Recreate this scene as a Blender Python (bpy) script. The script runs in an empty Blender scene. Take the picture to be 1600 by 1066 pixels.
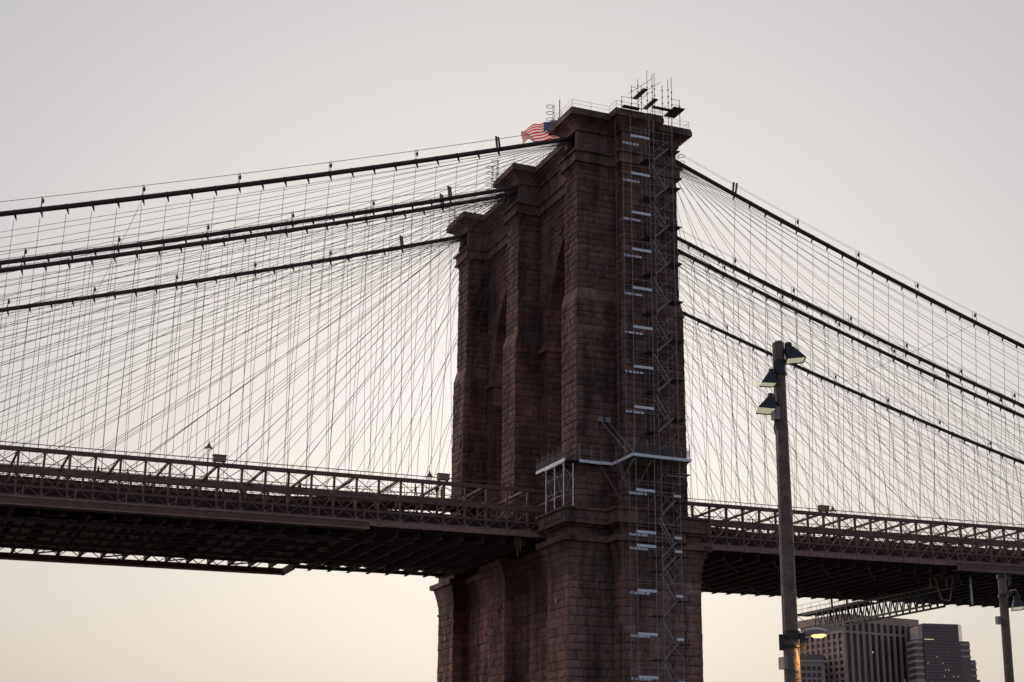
import bpy, math, random
from mathutils import Vector, Matrix
R = random.Random(7)
SC = bpy.context.scene
COL = SC.collection
rad = math.radians

# ------------------------------------------------------------------ camera, sky, sun, exposure
cam = bpy.data.cameras.new("camera")
camo = bpy.data.objects.new("camera", cam); COL.objects.link(camo)
cr = Vector((0.922956, -0.384774, 0.010045)); cu = Vector((-0.124122, -0.272824, 0.954023)); cf = Vector((0.364342, 0.881769, 0.299563))
M = Matrix.Identity(4)
for i in range(3):
    M[i][0] = cr[i]; M[i][1] = cu[i]; M[i][2] = -cf[i]
M.translation = Vector((-73.8547, -162.9902, 5.0411))
camo.matrix_world = M
cam.sensor_width = 36.0
cam.lens = 2425.98 / 1600 * 36
cam.clip_start = 0.5; cam.clip_end = 6000
SC.camera = camo

SUN_EL, SUN_AZ = 12.0, 23.0        # azimuth in degrees from +Y towards +X
w = bpy.data.worlds.new("World"); SC.world = w; w.use_nodes = True
nt = w.node_tree; nt.nodes.clear()
sky = nt.nodes.new("ShaderNodeTexSky"); sky.sky_type = 'NISHITA'; sky.sun_disc = False
sky.sun_elevation = rad(SUN_EL); sky.sun_rotation = rad(SUN_AZ)
sky.altitude = 0; sky.air_density = 0.8; sky.dust_density = 8.0; sky.ozone_density = 1.5
hs = nt.nodes.new("ShaderNodeHueSaturation"); hs.inputs['Saturation'].default_value = 1.8
tint = nt.nodes.new("ShaderNodeMix"); tint.data_type = 'RGBA'; tint.blend_type = 'MULTIPLY'; tint.inputs[0].default_value = 1.0
tint.inputs[7].default_value = (0.945, 0.967, 1.075, 1)
bg = nt.nodes.new("ShaderNodeBackground"); bg.inputs['Strength'].default_value = 0.12
wo = nt.nodes.new("ShaderNodeOutputWorld")
gm = nt.nodes.new("ShaderNodeGamma"); gm.inputs['Gamma'].default_value = 0.25
nt.links.new(sky.outputs[0], gm.inputs[0]); nt.links.new(gm.outputs[0], hs.inputs['Color']); nt.links.new(hs.outputs[0], tint.inputs[6])
nt.links.new(tint.outputs[2], bg.inputs[0]); nt.links.new(bg.outputs[0], wo.inputs[0])

sl = bpy.data.lights.new("sun", 'SUN'); sl.energy = 2.0; sl.angle = rad(130); sl.color = (1.0, 0.86, 0.74)
so = bpy.data.objects.new("sun", sl); COL.objects.link(so)
sd = Vector((math.sin(rad(SUN_AZ)) * math.cos(rad(SUN_EL)), math.cos(rad(SUN_AZ)) * math.cos(rad(SUN_EL)), math.sin(rad(SUN_EL))))
so.rotation_euler = sd.to_track_quat('Z', 'Y').to_euler()
SC.view_settings.view_transform = 'Standard'; SC.view_settings.look = 'None'
SC.view_settings.exposure = 1.56; SC.view_settings.gamma = 1.0
SC.cycles.max_bounces = 6; SC.cycles.diffuse_bounces = 3

# ------------------------------------------------------------------ materials
def mat(name, col, rough=0.7, metal=0.0, var=0.0, scale=2.0, bump=0.0, bscale=8.0, spec=0.4, col2=None, tone=False, emit=None, estr=0.0):
    m = bpy.data.materials.new(name); m.use_nodes = True
    n = m.node_tree.nodes; l = m.node_tree.links
    b = n['Principled BSDF']
    b.inputs['Roughness'].default_value = rough; b.inputs['Metallic'].default_value = metal
    b.inputs['Specular IOR Level'].default_value = spec
    b.inputs['Base Color'].default_value = (*col, 1)
    geo = n.new('ShaderNodeNewGeometry')
    if var > 0:
        tx = n.new('ShaderNodeTexNoise'); tx.inputs['Scale'].default_value = scale; tx.inputs['Detail'].default_value = 6; tx.inputs['Roughness'].default_value = 0.65
        if tone or name == 'dressed_granite':
            mp = n.new('ShaderNodeMapping'); mp.inputs['Scale'].default_value = (1, 1, 0.28); l.new(geo.outputs['Position'], mp.inputs['Vector']); l.new(mp.outputs[0], tx.inputs['Vector'])
        else: l.new(geo.outputs['Position'], tx.inputs['Vector'])
        rp = n.new('ShaderNodeValToRGB')
        c2 = col2 or tuple(c * (1 - var) for c in col)
        rp.color_ramp.elements[0].position = 0.3; rp.color_ramp.elements[1].position = 0.72
        rp.color_ramp.elements[0].color = (*c2, 1); rp.color_ramp.elements[1].color = (*[min(1, c * (1 + var * 0.5)) for c in col], 1)
        l.new(tx.outputs['Fac'], rp.inputs[0])
        out = rp.outputs[0]
        if tone or name == 'dressed_granite':            # soot runs and weathered patches
            for sc_, mz, lo, hi, dk in ((0.8, 0.10, 0.34, 0.54, 0.58), (0.16, 0.7, 0.38, 0.6, 0.68), (2.6, 1.0, 0.34, 0.5, 0.72)):
                mp2 = n.new('ShaderNodeMapping'); mp2.inputs['Scale'].default_value = (1, 1, mz); l.new(geo.outputs['Position'], mp2.inputs['Vector'])
                t3 = n.new('ShaderNodeTexNoise'); t3.inputs['Scale'].default_value = sc_; t3.inputs['Detail'].default_value = 5; l.new(mp2.outputs[0], t3.inputs['Vector'])
                r3 = n.new('ShaderNodeValToRGB'); r3.color_ramp.elements[0].position = lo; r3.color_ramp.elements[1].position = hi
                r3.color_ramp.elements[0].color = (dk, dk, dk * 1.04, 1); r3.color_ramp.elements[1].color = (1.12, 1.12, 1.1, 1); l.new(t3.outputs['Fac'], r3.inputs[0])
                m3 = n.new('ShaderNodeMix'); m3.data_type = 'RGBA'; m3.blend_type = 'MULTIPLY'; m3.inputs[0].default_value = 1
                l.new(out, m3.inputs[6]); l.new(r3.outputs[0], m3.inputs[7]); out = m3.outputs[2]
        if tone:
            at = n.new('ShaderNodeAttribute'); at.attribute_name = 'tone'
            mx = n.new('ShaderNodeMix'); mx.data_type = 'RGBA'; mx.blend_type = 'MULTIPLY'; mx.inputs[0].default_value = 1
            l.new(out, mx.inputs[6]); l.new(at.outputs['Color'], mx.inputs[7]); out = mx.outputs[2]
        l.new(out, b.inputs['Base Color'])
    if bump > 0:
        t2 = n.new('ShaderNodeTexNoise'); t2.inputs['Scale'].default_value = bscale; t2.inputs['Detail'].default_value = 5
        l.new(geo.outputs['Position'], t2.inputs['Vector'])
        bp = n.new('ShaderNodeBump'); bp.inputs['Strength'].default_value = bump; bp.inputs['Distance'].default_value = 0.12
        l.new(t2.outputs['Fac'], bp.inputs['Height']); l.new(bp.outputs[0], b.inputs['Normal'])
    if emit:
        b.inputs['Emission Color'].default_value = (*emit, 1); b.inputs['Emission Strength'].default_value = estr
    return m

MS = mat('granite', (0.195, 0.107, 0.086), 0.92, var=0.5, scale=0.30, bump=0.9, bscale=3.0, spec=0.2, tone=True)
MSM = mat('dressed_granite', (0.205, 0.118, 0.093), 0.9, var=0.45, scale=0.45, bump=0.35, bscale=5.0, spec=0.2)
MJ = mat('mortar', (0.145, 0.085, 0.07), 0.95, var=0.3, scale=1.0)
ST = mat('painted_steel', (0.18, 0.092, 0.07), 0.65, var=0.35, scale=1.5, spec=0.3)
STL = mat('pale_painted_steel', (0.35, 0.195, 0.155), 0.6, var=0.35, scale=1.2, spec=0.3)
CB = mat('cable_paint', (0.075, 0.05, 0.045), 0.7, var=0.25, scale=2, spec=0.3)
WR = mat('wire_rope', (0.085, 0.065, 0.06), 0.7, spec=0.3)
GV = mat('galvanised_tube', (0.34, 0.28, 0.26), 0.5, metal=0.2, var=0.4, scale=1.5)
WH = mat('white_board', (0.88, 0.84, 0.84), 0.6, var=0.08, scale=3)
SHST = mat('shaded_steel', (0.085, 0.055, 0.056), 0.8, var=0.3, scale=1.0, spec=0.2)  # darker steel colour, with the shade under the deck put into it
PLK = mat('scaffold_plank', (0.10, 0.075, 0.06), 0.85, var=0.4, scale=3)
PLY = mat('raw_plank', (0.42, 0.26, 0.13), 0.85, var=0.3, scale=3)
NET = mat('debris_net', (0.10, 0.085, 0.085), 0.9)
n_ = NET.node_tree.nodes; l_ = NET.node_tree.links; tr_ = n_.new('ShaderNodeBsdfTransparent'); mx_ = n_.new('ShaderNodeMixShader'); mx_.inputs[0].default_value = 0.55
l_.new(n_['Principled BSDF'].outputs[0], mx_.inputs[1]); l_.new(tr_.outputs[0], mx_.inputs[2]); l_.new(mx_.outputs[0], n_['Material Output'].inputs[0])
RED = mat('red_tube', (0.28, 0.10, 0.08), 0.6, var=0.3, scale=2)
CON = mat('deck_concrete', (0.12, 0.10, 0.095), 0.9, var=0.3, scale=0.8)
WOOD = mat('timber_pole', (0.20, 0.14, 0.115), 0.9, var=0.45, scale=3.0, bump=0.5, bscale=9.0, spec=0.15)
BLK = mat('black_metal', (0.035, 0.028, 0.03), 0.5, var=0.3, scale=6)
GRY = mat('grey_box', (0.30, 0.26, 0.26), 0.6, var=0.2, scale=4)
LENS = mat('flood_lens', (0.70, 0.69, 0.54), 0.35, emit=(0.9, 0.88, 0.62), estr=0.13)
GLOW = mat('sodium_lamp', (1, 0.8, 0.5), 0.4, emit=(1.0, 0.50, 0.17), estr=0.75)
BULB = mat('necklace_bulb', (0.9, 0.9, 0.75), 0.4, emit=(1.0, 0.97, 0.75), estr=0.12)
YEL = mat('yellow_sheet', (0.15, 0.11, 0.025), 0.8, var=0.3, scale=4)
FR = mat('flag_red', (0.58, 0.022, 0.02), 0.85); FW = mat('flag_white', (0.80, 0.74, 0.70), 0.85); FB = mat('flag_blue', (0.035, 0.045, 0.12), 0.85)
for m_ in (FR, FW, FB):
    n_ = m_.node_tree.nodes; l_ = m_.node_tree.links; tr_ = n_.new('ShaderNodeBsdfTranslucent'); mx_ = n_.new('ShaderNodeMixShader'); mx_.inputs[0].default_value = 0.38
    tr_.inputs[0].default_value = n_['Principled BSDF'].inputs['Base Color'].default_value
    l_.new(n_['Principled BSDF'].outputs[0], mx_.inputs[1]); l_.new(tr_.outputs[0], mx_.inputs[2]); l_.new(mx_.outputs[0], n_['Material Output'].inputs[0])
SKIN = mat('skin', (0.35, 0.22, 0.16), 0.6); HAIR = mat('hair', (0.03, 0.02, 0.015), 0.7)
CL = [mat('cloth_%s' % k, c, 0.9) for k, c in (('navy', (0.03, 0.035, 0.06)), ('wine', (0.14, 0.03, 0.035)), ('grey', (0.15, 0.14, 0.14)), ('black', (0.02, 0.018, 0.02)), ('tan', (0.25, 0.18, 0.12)), ('white', (0.55, 0.52, 0.5)))]
GRD = mat('ground', (0.09, 0.08, 0.07), 0.95, var=0.4, scale=0.3)
WAT = mat('river_water', (0.03, 0.04, 0.045), 0.12, bump=0.4, bscale=0.4)
BGL = mat('dark_glass', (0.05, 0.036, 0.036), 0.2, spec=0.5)  # glass lifted a little, haze of the far blocks put into the colour
BGL2 = mat('plum_glass', (0.18, 0.118, 0.108), 0.25, spec=0.5)
BCO = mat('building_stone', (0.46, 0.305, 0.25), 0.85, var=0.2, scale=0.05)  # stone lightened so its colour carries the haze of distance
BBA = mat('pale_band', (0.55, 0.43, 0.38), 0.8, var=0.2, scale=0.05)
BLT = mat('lit_window', (0.9, 0.7, 0.5), 0.5, emit=(1.0, 0.68, 0.40), estr=0.16)

# ------------------------------------------------------------------ helpers
def link(name, me, parent=None, loc=None):
    o = bpy.data.objects.new(name, me); COL.objects.link(o)
    if parent is not None: o.parent = parent
    if loc is not None: o.location = loc
    return o

def thing(name, label, cat, loc=(0, 0, 0), group=None, rotz=0):
    o = link(name, None, None, loc); o.rotation_euler = (0, 0, rotz)
    o['label'] = label; o['category'] = cat
    if group: o['group'] = group
    return o

class MB:
    def __init__(s): s.v = []; s.f = []; s.t = []; s.mi = []
    def quad(s, pts, tone=None, mi=0):
        n = len(s.v); s.v += [tuple(p) for p in pts]; s.f.append(tuple(range(n, n + len(pts)))); s.t.append(tone); s.mi.append(mi)
    def box(s, a, b, mi=0):
        x0, y0, z0 = a; x1, y1, z1 = b; n = len(s.v)
        s.v += [(x0, y0, z0), (x1, y0, z0), (x1, y1, z0), (x0, y1, z0), (x0, y0, z1), (x1, y0, z1), (x1, y1, z1), (x0, y1, z1)]
        for q in ((0, 3, 2, 1), (4, 5, 6, 7), (0, 1, 5, 4), (1, 2, 6, 5), (2, 3, 7, 6), (3, 0, 4, 7)):
            s.f.append(tuple(n + k for k in q)); s.t.append(None); s.mi.append(mi)
    def bar(s, p, q, w, h, up=(0, 0, 1), mi=0):
        p = Vector(p); q = Vector(q); d = (q - p).normalized(); u = Vector(up)
        if abs(d.dot(u)) > 0.98: u = Vector((1, 0, 0))
        x = d.cross(u).normalized() * w / 2; y = x.cross(d).normalized() * h / 2
        n = len(s.v)
        for c in (p, q):
            s.v += [tuple(c - x - y), tuple(c + x - y), tuple(c + x + y), tuple(c - x + y)]
        for k in ((0, 1, 2, 3), (7, 6, 5, 4), (0, 4, 5, 1), (1, 5, 6, 2), (2, 6, 7, 3), (3, 7, 4, 0)):
            s.f.append(tuple(n + i for i in k)); s.t.append(None); s.mi.append(mi)
    def sweep(s, pts, r, n=8, mi=0, close=False):
        pts = [Vector(p) for p in pts]; b = len(s.v); rs = r if isinstance(r, (list, tuple)) else [r] * len(pts)
        for i, p in enumerate(pts):
            if close: d = pts[(i + 1) % len(pts)] - pts[i - 1]
            else: d = pts[min(i + 1, len(pts) - 1)] - pts[max(i - 1, 0)]
            d.normalize(); u = Vector((0, 0, 1)) if abs(d.z) < 0.9 else Vector((1, 0, 0))
            x = d.cross(u).normalized(); y = x.cross(d)
            for k in range(n):
                a = 2 * math.pi * k / n; s.v.append(tuple(p + (x * math.cos(a) + y * math.sin(a)) * rs[i]))
        m = len(pts)
        for i in range(m if close else m - 1):
            for k in range(n):
                i2 = (i + 1) % m
                s.f.append((b + i * n + k, b + i * n + (k + 1) % n, b + i2 * n + (k + 1) % n, b + i2 * n + k)); s.t.append(None); s.mi.append(mi)
        if not close:
            s.f.append(tuple(b + k for k in range(n - 1, -1, -1))); s.f.append(tuple(b + (m - 1) * n + k for k in range(n))); s.t += [None, None]; s.mi += [mi, mi]
    def beam(s, pts, w, z0, z1, mi=0):
        # rectangular member following pts (x, y, zref) with its height from zref+z0 to zref+z1 and width w across y
        for p, q in zip(pts, pts[1:]):
            n = len(s.v)
            for (x, y, z) in (p, q):
                s.v += [(x, y - w / 2, z + z0), (x, y + w / 2, z + z0), (x, y + w / 2, z + z1), (x, y - w / 2, z + z1)]
            for k in ((0, 1, 2, 3), (7, 6, 5, 4), (0, 4, 5, 1), (1, 5, 6, 2), (2, 6, 7, 3), (3, 7, 4, 0)):
                s.f.append(tuple(n + i for i in k)); s.t.append(None); s.mi.append(mi)
    def mesh(s, name, mats, smooth=False):
        me = bpy.data.meshes.new(name); me.from_pydata(s.v, [], s.f)
        for m in (mats if isinstance(mats, (list, tuple)) else [mats]): me.materials.append(m)
        if isinstance(mats, (list, tuple)): me.polygons.foreach_set('material_index', s.mi)
        if any(t is not None for t in s.t):
            a = me.attributes.new('tone', 'FLOAT_COLOR', 'FACE')
            for i, t in enumerate(s.t): a.data[i].color = (*(t or (1, 1, 1)), 1)
        if smooth: me.polygons.foreach_set('use_smooth', [True] * len(me.polygons))
        me.update(); return me
    def build(s, name, mats, parent=None, loc=None, smooth=False): return link(name, s.mesh(name, mats, smooth), parent, loc)

_unit = {}
def unit(kind, m):
    k = (kind, m.name)
    if k not in _unit:
        b = MB()
        if kind == 'box': b.box((-.5, -.5, 0), (.5, .5, 1))
        else: b.sweep([(0, 0, 0), (0, 0, 1)], .5, 8)
        _unit[k] = b.mesh(kind, m)
    return _unit[k]
def mem(name, p, q, w, m, parent, h=None, kind='box'):
    """one straight member as a part of its own, sharing a unit mesh"""
    p = Vector(p); q = Vector(q)
    if parent is not None: off = parent.location; p = p - off; q = q - off
    d = q - p; L = d.length; z = d / L
    u = Vector((0, 1, 0)) if abs(z.y) < 0.9 else Vector((0, 0, 1))
    x = u.cross(z).normalized(); y = z.cross(x)
    o = link(name, unit(kind, m), parent)
    h = h or w
    A = Matrix.Identity(4)
    for i in range(3): A[i][0] = x[i] * w; A[i][1] = y[i] * h; A[i][2] = d[i]; A[i][3] = p[i]
    o.matrix_basis = A
    return o
def tube(name, p, q, dia, m, parent): return mem(name, p, q, dia, m, parent, kind='tube')
def boxpart(name, a, b, m, parent):
    a = Vector(a); b = Vector(b)
    return mem(name, ((a.x + b.x) / 2, (a.y + b.y) / 2, a.z), ((a.x + b.x) / 2, (a.y + b.y) / 2, b.z), b.x - a.x, m, parent, h=b.y - a.y)
def copy_tree(o, parent=None, dx=Vector((0, 0, 0))):
    c = o.copy(); COL.objects.link(c)
    if parent is not None: c.parent = parent
    else: c.location = o.location + dx
    for ch in list(kids.get(o, [])): copy_tree(ch, c)
    return c
def children_map():
    d = {}
    for o in bpy.data.objects:
        if o.parent: d.setdefault(o.parent, []).append(o)
    return d
kids = {}

# ------------------------------------------------------------------ ground and river
b = MB(); b.quad([(-3000, -3000, 3.0), (-12, -3000, 3.0), (-12, 3000, 3.0), (-3000, 3000, 3.0)])
g = b.build('ground', GRD); g['kind'] = 'structure'
b = MB(); b.quad([(-12, -3000, 0), (420, -3000, 0), (420, 3000, 0), (-12, 3000, 0)])
g = b.build('river', WAT); g['kind'] = 'structure'
b = MB(); b.quad([(400, -3000, 2.5), (4000, -3000, 2.5), (4000, 3000, 2.5), (400, 3000, 2.5)])
g = b.build('far_bank', GRD); g['kind'] = 'structure'
b = MB(); b.box((-12.6, -3000, -1.5), (-12, 3000, 3.15)); g = b.build('quay_kerb', CON); g['kind'] = 'structure'

# ------------------------------------------------------------------ the masonry tower
TX = -0.3
tower = thing('bridge_tower', 'massive brown granite bridge tower with two pointed arches, scaffolding climbing its near end', 'tower', (TX, 0, 0))

def plan(hx, rx, Yo, yi, ym, bx, by):
    return [(-bx, -by), (bx, -by), (bx, -Yo), (hx, -Yo), (hx, -yi), (rx, -yi), (rx, -ym), (hx, -ym), (hx, ym), (rx, ym), (rx, yi), (hx, yi), (hx, Yo), (bx, Yo), (bx, by),
            (-bx, by), (-bx, Yo), (-hx, Yo), (-hx, yi), (-rx, yi), (-rx, ym), (-hx, ym), (-hx, -ym), (-rx, -ym), (-rx, -yi), (-hx, -yi), (-hx, -Yo), (-bx, -Yo)]
def offset(pl, d):
    out = []; n = len(pl)
    for i in range(n):
        a, p, c = pl[i - 1], pl[i], pl[(i + 1) % n]
        e1 = (p[0] - a[0], p[1] - a[1]); e2 = (c[0] - p[0], c[1] - p[1])
        l1 = math.hypot(*e1); l2 = math.hypot(*e2)
        n1 = (e1[1] / l1, -e1[0] / l1); n2 = (e2[1] / l2, -e2[0] / l2)
        out.append((p[0] + d * (n1[0] + n2[0]), p[1] + d * (n1[1] + n2[1])))
    return out
def loft(b, rings):
    """rings: list of (plan polygon, z)"""
    for (p0, z0), (p1, z1) in zip(rings, rings[1:]):
        n = len(p0)
        for i in range(n):
            j = (i + 1) % n
            b.quad([(*p0[i], z0), (*p0[j], z0), (*p1[j], z1), (*p1[i], z1)])
def cap(b, pl, z):
    n = len(b.v); b.v += [(*p, z) for p in pl]; b.f.append(tuple(range(n, n + len(pl)))); b.t.append(None); b.mi.append(0)

PU = plan(6.2, 3.3, 18.6, 15.2, 1.8, 1.6, 20.4)       # above the offset
PM = plan(6.5, 3.3, 18.95, 15.0, 2.0, 1.95, 20.85)     # road to offset
PB = plan(7.65, 5.7, 19.3, 14.0, 2.3, 2.75, 21.5)      # below the road
ZB, ZF0, ZF1, ZC = -2.0, 30.2, 33.15, 36.7             # base, flare, road cornice top
ZK0, ZK1, ZS0, ZS1, ZT = 59.9, 61.3, 76.1, 77.5, 82.0  # offset, string course, top
ZSP, ACY, AH, ZAP = 58.9, 8.48, 4.6, 70.9              # arch springing, centre, half width, apex

# --- arch geometry: two arcs
AR = ((ZAP - ZSP) ** 2 + AH ** 2) / (2 * AH)
def arch_half(z, extra=0.0):
    if z <= ZSP: return AH + extra
    q = (AR + extra) ** 2 - (z - ZSP) ** 2
    return max(0.0, math.sqrt(q) - (AR - AH)) if q > 0 else 0.0
def arch_top(extra): return ZSP + math.sqrt(max(0, (AR + extra) ** 2 - (AR - AH) ** 2))

# --- cores (the backing behind the stones)
core = MB(); IN = 0.10
def shell(b, pl, z0, z1):
    loft(b, [(offset(pl, -IN), z0), (offset(pl, -IN), z1)])
loft(core, [(offset(PB, -IN), ZB), (offset(PB, -IN), ZC - 0.4)]); cap(core, offset(PB, -IN), ZC - 0.4)
def shaft_boxes(pl, z0, z1):
    hx, rx, Yo, yi, ym, bx, by = pl
    i = IN
    core.box((-hx + i, -Yo + i, z0), (hx - i, -yi - i, z1)); core.box((-hx + i, yi + i, z0), (hx - i, Yo - i, z1)); core.box((-hx + i, -ym + i, z0), (hx - i, ym - i, z1))
    core.box((-bx + i, -by + i, z0), (bx - i, -Yo + i, z1)); core.box((-bx + i, Yo - i, z0), (bx - i, by - i, z1))
shaft_boxes((6.5, 3.3, 18.95, 15.0, 2.0, 1.95, 20.85), ZC - 0.4, ZK0 + 0.1)
shaft_boxes((6.2, 3.3, 18.6, 15.2, 1.8, 1.6, 20.4), ZK0 + 0.1, 78.2)
for y0, y1 in ((-18.5, -15.3), (-1.7, 1.7), (15.3, 18.5)): core.box((-3.6, y0, 78.2), (3.6, y1, ZT - 0.35))
core.box((-1.5, -20.3, 78.2), (1.5, -18.5, ZT - 0.3)); core.box((-1.5, 18.5, 78.2), (1.5, 20.3, ZT - 0.3))
RXI = 3.3 - IN
for sy in (-1, 1):                                      # spandrel walls with the arch cut out
    ys, ye = (1.7, 15.3)
    zs = [ZC - 0.4 + (ZSP - ZC + 0.4) * k / 2 for k in range(3)] + [ZSP + (arch_top(0.6) - 0.02 - ZSP) * math.sin(math.pi / 2 * k / 18) for k in range(1, 19)]
    for side in (-1, 1):
        pr = [(ACY + side * arch_half(z, 0.6), z) for z in zs]
        edge = ys if side < 0 else ye
        for (y0, z0), (y1, z1) in zip(pr, pr[1:]):
            for sx in (-1, 1):
                core.quad([(sx * RXI, sy * y0, z0), (sx * RXI, sy * edge, z0), (sx * RXI, sy * edge, z1), (sx * RXI, sy * y1, z1)])
            core.quad([(-RXI, sy * y0, z0), (RXI, sy * y0, z0), (RXI, sy * y1, z1), (-RXI, sy * y1, z1)])
    core.box((-RXI, min(sy * ys, sy * ye), arch_top(0.6) - 0.03), (RXI, max(sy * ys, sy * ye), ZT - 0.3))
core.build('core', MJ, tower)

# --- ashlar blocks
stuff = MB(); single = []
TS = [1.0]
def tone():
    v = TS[0] * R.gauss(1.0, 0.13); v = max(0.55, min(1.9, v)); h = R.uniform(-0.05, 0.05)
    return (v * (1 + h), v, v * (1 - h))
def block(b, O, U, N, u0, u1, z0, z1, depth, jt, tilt=0.0):
    """one quarry-faced block on the plane through O with horizontal U and outward N"""
    j = jt / 2; bv = min(0.07, (z1 - z0) * 0.12); d0 = R.uniform(-0.02, 0.05)
    def P(u, z, d): return O + U * u + N * (d - tilt * (z - O.z)) + Vector((0, 0, z - O.z))
    a0, a1, c0, c1 = u0 + j, u1 - j, z0 + j, z1 - j
    back = [P(a0, c0, -depth), P(a1, c0, -depth), P(a1, c1, -depth), P(a0, c1, -depth)]
    mid = [P(a0, c0, d0), P(a1, c0, d0), P(a1, c1, d0), P(a0, c1, d0)]
    k = 0.05
    fr = [P(a0 + bv, c0 + bv, d0 + k * R.uniform(.4, 1.5)), P(a1 - bv, c0 + bv, d0 + k * R.uniform(.4, 1.5)), P(a1 - bv, c1 - bv, d0 + k * R.uniform(.4, 1.5)), P(a0 + bv, c1 - bv, d0 + k * R.uniform(.4, 1.5))]
    ce = P((a0 + a1) / 2 + R.uniform(-.2, .2), (c0 + c1) / 2, d0 + k * R.uniform(.8, 2.6))
    n = len(b.v); b.v += [tuple(q) for q in back + mid + fr + [ce]]
    t = tone(); F = []
    for i in range(4):
        k2 = (i + 1) % 4
        F += [(n + i, n + k2, n + 4 + k2, n + 4 + i), (n + 4 + i, n + 4 + k2, n + 8 + k2, n + 8 + i), (n + 8 + i, n + 8 + k2, n + 12)]
    b.f += F; b.t += [t] * len(F); b.mi += [0] * len(F)

def courses(z0, z1, h):
    n = max(1, round((z1 - z0) / h)); out = [z0]
    hs = [R.uniform(0.86, 1.14) for _ in range(n)]; s = sum(hs)
    for q in hs: out.append(out[-1] + q / s * (z1 - z0))
    out[-1] = z1
    return out
CACHE = {}
def wall(O, U, N, width, z0, z1, h, length=1.6, keep=False, tilt=0.0, limit=None, jt=0.03):
    """ashlar on a rectangle width x (z0..z1); limit(zmid) -> list of (u0, u1) spans left solid"""
    O = Vector((O[0], O[1], z0)); U = Vector(U); N = Vector(N)
    key = (z0, z1, h)
    if key not in CACHE: CACHE[key] = courses(z0, z1, h)
    cs = CACHE[key]
    for ci, (a, c) in enumerate(zip(cs, cs[1:])):
        spans = [(0.0, width)] if limit is None else limit((a + c) / 2)
        for s0, s1 in spans:
            if s1 - s0 < 0.15: continue
            u = s0; first = True
            while u < s1 - 0.01:
                L = length * R.uniform(0.6, 1.4)
                if first and ci % 2: L *= 0.55
                first = False
                e = u + L
                if s1 - e < 0.55: e = s1
                if keep and len(single) < 300:
                    mb = MB(); block(mb, O, U, N, u, e, a, c, 0.16, jt, tilt); single.append(mb)
                else: block(stuff, O, U, N, u, e, a, c, 0.16, jt, tilt)
                u = e
XP, XN, YP, YN = (1, 0, 0), (-1, 0, 0), (0, 1, 0), (0, -1, 0)
def shaft_walls(pl, z0, z1, h, keep=False, arch=None):
    hx, rx, Yo, yi, ym, bx, by = pl
    # near and far ends
    wall((-hx, -Yo), XP, YN, hx - bx, z0, z1, h, keep=keep); wall((bx, -Yo), XP, YN, hx - bx, z0, z1, h)
    wall((-bx, -by), XP, YN, 2 * bx, z0, z1, h); wall((-bx, -Yo), YN, XN, by - Yo, z0, z1, h); wall((bx, -by), YP, XP, by - Yo, z0, z1, h)
    wall((hx, Yo), XN, YP, 2 * hx, z0, z1, h, length=2.2)
    # broad faces
    for sx in (-1, 1):
        N = (sx, 0, 0)
        for y0, y1 in ((-Yo, -yi), (-ym, ym), (yi, Yo)):
            if sx < 0: wall((-hx, y1), YN, N, y1 - y0, z0, z1, h, keep=keep and y0 < -5)
            else: wall((hx, y0), YP, N, y1 - y0, z0, z1, h)
        for yy, nn in ((-yi, YP), (-ym, YN), (ym, YP), (yi, YN)):
            if nn == YN: wall((min(sx * hx, sx * rx), yy), XP, nn, hx - rx, z0, z1, h)
            else: wall((max(sx * hx, sx * rx), yy), XN, nn, hx - rx, z0, z1, h)
        for sy in (-1, 1):
            wid = yi - ym
            def lim(zm, wid=wid, ym=ym):
                if arch is None: return [(0, wid)]
                hh = arch_half(zm, 1.15)
                if zm > arch_top(1.15) or hh < 0.05: return [(0, wid)]
                c = ACY - ym
                return [(0, c - hh), (c + hh, wid)]
            # u runs away from the centre of the tower or towards it, depending on the facing
            if sx < 0: wall((-rx, sy * ym if sy < 0 else yi), YN, N, wid, z0, z1, h, limit=(lim if sy < 0 else (lambda zm, f=lim, w_=wid: sorted((w_ - q, w_ - p) for p, q in f(zm)))))
            else: wall((rx, sy * ym if sy > 0 else -yi), YP, N, wid, z0, z1, h, limit=(lim if sy > 0 else (lambda zm, f=lim, w_=wid: sorted((w_ - q, w_ - p) for p, q in f(zm)))))
TB = (7.65, 5.7, 19.3, 14.0, 2.3, 2.75, 21.5); TM = (6.5, 3.3, 18.95, 15.0, 2.0, 1.95, 20.85); TU = (6.2, 3.3, 18.6, 15.2, 1.8, 1.6, 20.4)
TS[0] = 1.5                                            # paler stone below the road
shaft_walls(TB, 10.5, ZF0, 0.86, keep=True)
TS[0] = 0.95
shaft_walls(TM, ZC, ZK0, 0.74, keep=True, arch=1)
shaft_walls(TU, ZK1, ZS0, 0.70, arch=1)
# jambs of the arches below the springing
for sy in (-1, 1):
    for sd in (-1, 1):
        y = sy * ACY + sd * AH; nn = -sd
        if nn > 0: wall((3.3, y), XN, YP, 6.6, ZC, ZSP - 0.5, 0.74)
        else: wall((-3.3, y), XP, YN, 6.6, ZC, ZSP - 0.5, 0.74)
for i, mb in enumerate(single): mb.build('stone_block', MS, tower)
so_ = stuff.build('stone_blocks', MS, tower); so_['kind'] = 'stuff'
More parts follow.
